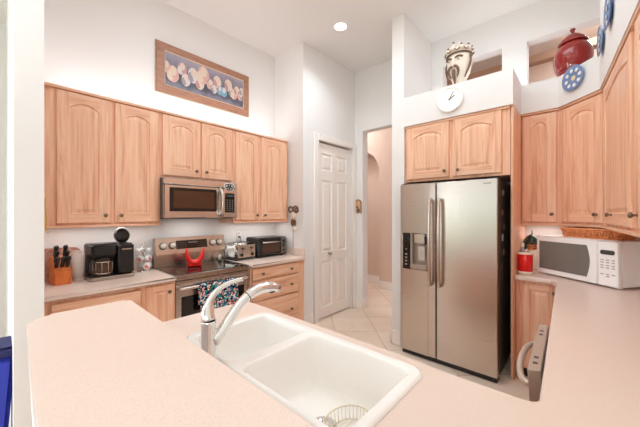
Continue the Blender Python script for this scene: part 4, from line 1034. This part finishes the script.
for (u_, z_, R, lab, bm_) in ((2.93, 2.715, 0.105, 'dusty blue plate seen edge-on, lower of the two on the right soffit', BLUEG2), (2.60, 2.745, 0.105, 'blue plate seen edge-on on the right soffit, cut by the top of the photo', BLUEG)):
    q = rw(u_, 0.0 + 0.013); pl = thing('plate', lab, 'plate', (q[0], q[1], z_), PI + RA, 'decorative plates on the soffit')
    mb = MB(); plate(mb, R, bm_); bmesh.ops.transform(mb.bm, matrix=RM('X', PI / 2), verts=mb.bm.verts); mb.build('dish', None, pl)
    mb = MB().m(WHITE_INK)
    for k in range(8):
        a = 2 * PI * k / 8; mb.ball((0.065 * math.cos(a), -0.018, 0.065 * math.sin(a)), 0.015, (0.8, 0.12, 1), 10)
    mb.build('spots', None, pl)

# red ginger jar
jr = thing('ginger_jar', 'large dark red lidded jar on the ledge above the corner cabinet', 'jar', (3.50, 0.075, 2.70))
MB().lathe([(0.095, 0), (0.104, 0.01), (0.126, 0.07), (0.141, 0.14), (0.141, 0.20), (0.128, 0.25), (0.105, 0.285), (0.088, 0.298), (0.086, 0.31)], 40).build('body', REDGLAZE, jr)
lid = MB().lathe([(0.104, 0.302), (0.108, 0.308), (0.106, 0.316), (0.086, 0.330), (0.088, 0.338), (0.084, 0.346), (0.060, 0.362), (0.058, 0.370), (0.030, 0.390), (0.014, 0.402)], 36).build('lid', REDGLAZE, jr)
MB().lathe([(0.014, 0.400), (0.012, 0.412), (0.022, 0.424), (0.020, 0.436), (0.010, 0.444), (0, 0.446)], 20).build('finial', REDGLAZE, lid)

# ceramic king head
kh = thing('crowned_bust', 'ivory and brown ceramic crowned head on the ledge above the clock', 'ornament', (3.23, 0.965, 2.725), math.radians(-100))
mb = MB()
mb.lathe([(0.070, 0), (0.072, 0.02), (0.062, 0.07), (0.070, 0.13), (0.100, 0.19), (0.118, 0.27), (0.118, 0.34), (0.100, 0.40), (0.07, 0.43), (0, 0.44)], 30)
hd = mb.build('head', CERAMIC_W, kh)
cr = MB().m(CERAMIC_B).tube([(0.120 * math.cos(2 * PI * k / 28), 0.122 * math.sin(2 * PI * k / 28), 0.375) for k in range(28)], 0.007, 8, closed=True)
cr.m(CERAMIC_W).lathe([(0.118, 0.375), (0.128, 0.42), (0.11, 0.435), (0.06, 0.475), (0, 0.50)], 26, cap=False)
for k in range(10):
    a = 2 * PI * k / 10 - PI / 2; h_ = 0.075 if k == 0 else 0.045
    cr.m(CERAMIC_W).lathe([(0.030, 0), (0.026, h_ * 0.4), (0.006, h_)], 10, loc=(0.118 * math.cos(a), 0.118 * math.sin(a), 0.40))
    cr.m(CERAMIC_B).ball((0.118 * math.cos(a), 0.118 * math.sin(a), 0.402 + h_), 0.012, n=8)
    cr.tube([(0.137 * math.cos(a + d_), 0.137 * math.sin(a + d_), 0.385 + 0.03 * math.cos(d_ * 5)) for d_ in (-0.3, -0.2, -0.1, 0, 0.1, 0.2, 0.3)], 0.005, 6)
cr.m(CERAMIC_W)
cr.ball((0, 0, 0.505), 0.022, (1, 1, 1.3)); cr.build('crown', None, kh)
MB().m(CERAMIC_W).ball((0, -0.122, 0.275), 0.026, (0.8, 1, 1.9)).build('nose', None, hd)
for sx_ in (-1, 1):
    MB().m(CERAMIC_B).tube(bez([(sx_ * 0.020, -0.122, 0.318), (sx_ * 0.05, -0.13, 0.345), (sx_ * 0.085, -0.095, 0.320)], 8), 0.008, 8).build('eyebrow', None, hd)
    MB().m(CERAMIC_W).ball((sx_ * 0.048, -0.110, 0.300), 0.017, (1.2, 0.6, 0.7)).m(CERAMIC_B).ball((sx_ * 0.048, -0.1205, 0.300), 0.006).build('eye', None, hd)
    MB().m(CERAMIC_B).tube(bez([(sx_ * 0.004, -0.122, 0.240), (sx_ * 0.05, -0.145, 0.235), (sx_ * 0.068, -0.115, 0.18), (sx_ * 0.030, -0.105, 0.13)], 10), lerp_r([(0, 0.011), (0.5, 0.014), (1, 0.006)], 10), 8).build('moustache', None, hd)
    MB().m(CERAMIC_B).tube(bez([(sx_ * 0.118, -0.02, 0.34), (sx_ * 0.15, -0.02, 0.28), (sx_ * 0.11, -0.04, 0.20), (sx_ * 0.085, -0.06, 0.12)], 10), lerp_r([(0, 0.008), (0.5, 0.011), (1, 0.006)], 10), 8).build('side_lock', None, hd)
MB().m(CERAMIC_B).tube(bez([(0, -0.115, 0.20), (0, -0.13, 0.15), (0.006, -0.105, 0.10), (0, -0.085, 0.06)], 10), lerp_r([(0, 0.014), (0.5, 0.016), (1, 0.006)], 10), 10).build('beard', None, hd)
mb = MB().m(CERAMIC_B)
for k in range(10):
    a = 2 * PI * k / 10; mb.ball((0.067 * math.cos(a), 0.067 * math.sin(a), 0.045 + 0.02 * (k % 2)), 0.014, (1, 1, 1.3), 8)
mb.build('collar', None, kh)

# hanging ornament on pantry side wall
hg = thing('wall_ornament', 'small brown and white scrolled ornament hanging on the pantry side wall', 'ornament', (2.609, 2.83, 1.385), -PI / 2)
hg.scale = (1.15, 1, 1.15)
mb = MB().m(CERAMIC_B)
for (cx_, cz_, r) in ((-0.045, 0.115, 0.036), (0.035, 0.118, 0.040), (0.052, 0.105, 0.026)):
    mb.tube([(cx_ + r * math.cos(2 * PI * k / 20), -0.012, cz_ + r * 0.85 * math.sin(2 * PI * k / 20)) for k in range(20)], 0.008, 7, closed=True)
mb.tube(bez([(-0.05, -0.012, 0.09), (-0.01, -0.012, 0.05), (-0.02, -0.012, 0.0), (-0.01, -0.012, -0.05)], 12), 0.007, 7)
hk = mb.build('scrollwork', None, hg)
MB().m(CERAMIC_W).ball((-0.005, -0.014, 0.045), 0.05, (0.9, 0.28, 0.9)).build('medallion', None, hg)
MB().m(CERAMIC_W).ball((0.025, -0.014, -0.105), 0.034, (1.3, 0.35, 0.7)).build('pendant', None, hg)
MB().m(CERAMIC_B).ball((-0.012, -0.020, -0.035), 0.028, (0.9, 0.4, 1.5)).ball((0.03, -0.020, -0.035), 0.024, (0.8, 0.4, 1.5)).build('figures', None, hg)
MB().m(mat('cord_grey', (168, 156, 146), 0.6)).tube([(-0.01, -0.005, -0.11), (-0.012, -0.004, -0.355)], 0.003, 6).build('cord', None, hg)
# small plaque on the wall by the hall opening
pq = thing('wall_plaque', 'small brown plaque with grey figure beside the hall opening', 'plaque', (3.749, 2.590, 1.565), -PI / 2)
MB().m(mat('plaque_tan', (214, 170, 132), 0.5)).prism([(-0.05, -0.10), (0.05, -0.10), (0.05, 0.06)] + arc((0, 0.06), 0.05, 0, PI, 10)[1:], 0, 0.01, bev=0.003, M=RM('X', PI / 2)).build('board', None, pq)
MB().m(mat('plaque_rim', (134, 92, 64), 0.5)).tube([(-0.05, -0.011, -0.10), (-0.05, -0.011, 0.06)] + [(x, -0.011, z) for x, z in arc((0, 0.06), 0.05, PI, 0, 10)] + [(0.05, -0.011, -0.10)], 0.008, 6).build('rim', None, pq)
MB().m(mat('figure_grey', (92, 96, 92), 0.5)).ball((0, -0.012, -0.06), 0.03, (1, 0.35, 1.2)).ball((-0.02, -0.012, -0.005), 0.018, (1, 0.35, 1)).build('figure', None, pq)

# recessed ceiling light in view
cl = thing('ceiling_light', 'round recessed ceiling light glowing above the kitchen', 'light', (2.692, 2.118, H - 0.0005))
MB().m(TRIM).lathe([(0.068, 0), (0.070, -0.004), (0.088, -0.004), (0.090, 0)], 32, cap=False).build('trim_ring', None, cl)
MB().m(LAMP).lathe([(0.069, -0.001), (0.069, -0.003), (0, -0.003)], 32).build('diffuser', None, cl)

area('ceiling_light_beam', (2.692, 2.118, H - 0.006), (0, 0, 0), 0.13, 0.13, 6, COOL, 'DISK', math.radians(125)).parent = None

# yellow ribbon hanging at the end of the upper cabinet
tag(MB().tube(bez([(0.226, 2.886, 1.58), (0.212, 2.880, 1.52), (0.240, 2.876, 1.42), (0.222, 2.88, 1.34)], 14), 0.007, 6, flat=0.3).tube(bez([(0.222, 2.88, 1.35), (0.236, 2.87, 1.31), (0.242, 2.87, 1.33)], 8), 0.006, 6, flat=0.4).build('ribbon', YELLOW), 'pale yellow ribbon hanging at the left end of the upper cabinet', 'ribbon')

# blue folding chair leaning beside the free wall end (mostly outside the frame)
bc = thing('beach_chair', 'folded royal blue fabric chair leaning beside the wall at the left edge', 'chair', (0.0, 0, 0))
Mc = Matrix.Translation((-0.060, 2.62, 0.0)) @ Matrix.Rotation(math.radians(4), 4, 'Y')
MB().m(BLUEP).box(-0.06, 0.075, -0.25, 0.0, 0.10, 0.66, bev=0.02, M=Mc).build('seat_fabric', None, bc)
MB().m(NAVY).box(-0.05, 0.070, -0.24, -0.01, 0.66, 0.72, bev=0.01, M=Mc).build('head_rest', None, bc)
mb = MB().m(DARKP)
for y in (-0.22, -0.03): mb.cyl(tuple(Mc @ Vector((0.0, y, 0.0))), tuple(Mc @ Vector((0.0, y, 0.12))), 0.012, 8)
mb.build('legs', None, bc)

# garden behind the patio doors (seen only as reflections)
lawn = MB().m(mat('lawn_green', (150, 172, 92), 0.9)).box(-30, -5.1, -14, 18, -0.12, -0.06).build('lawn'); lawn['kind'] = 'structure'
hedge = MB().m(mat('hedge_green', (140, 168, 78), 0.9))
rg_ = random.Random(5)
for k in range(60): hedge.ball((-16 + rg_.uniform(-0.6, 0.6), -8 + k * 0.36, rg_.uniform(0.3, 1.0)), rg_.uniform(0.6, 0.95), n=10)
tag(hedge.build('hedge'), 'green garden hedge beyond the patio doors', 'hedge')
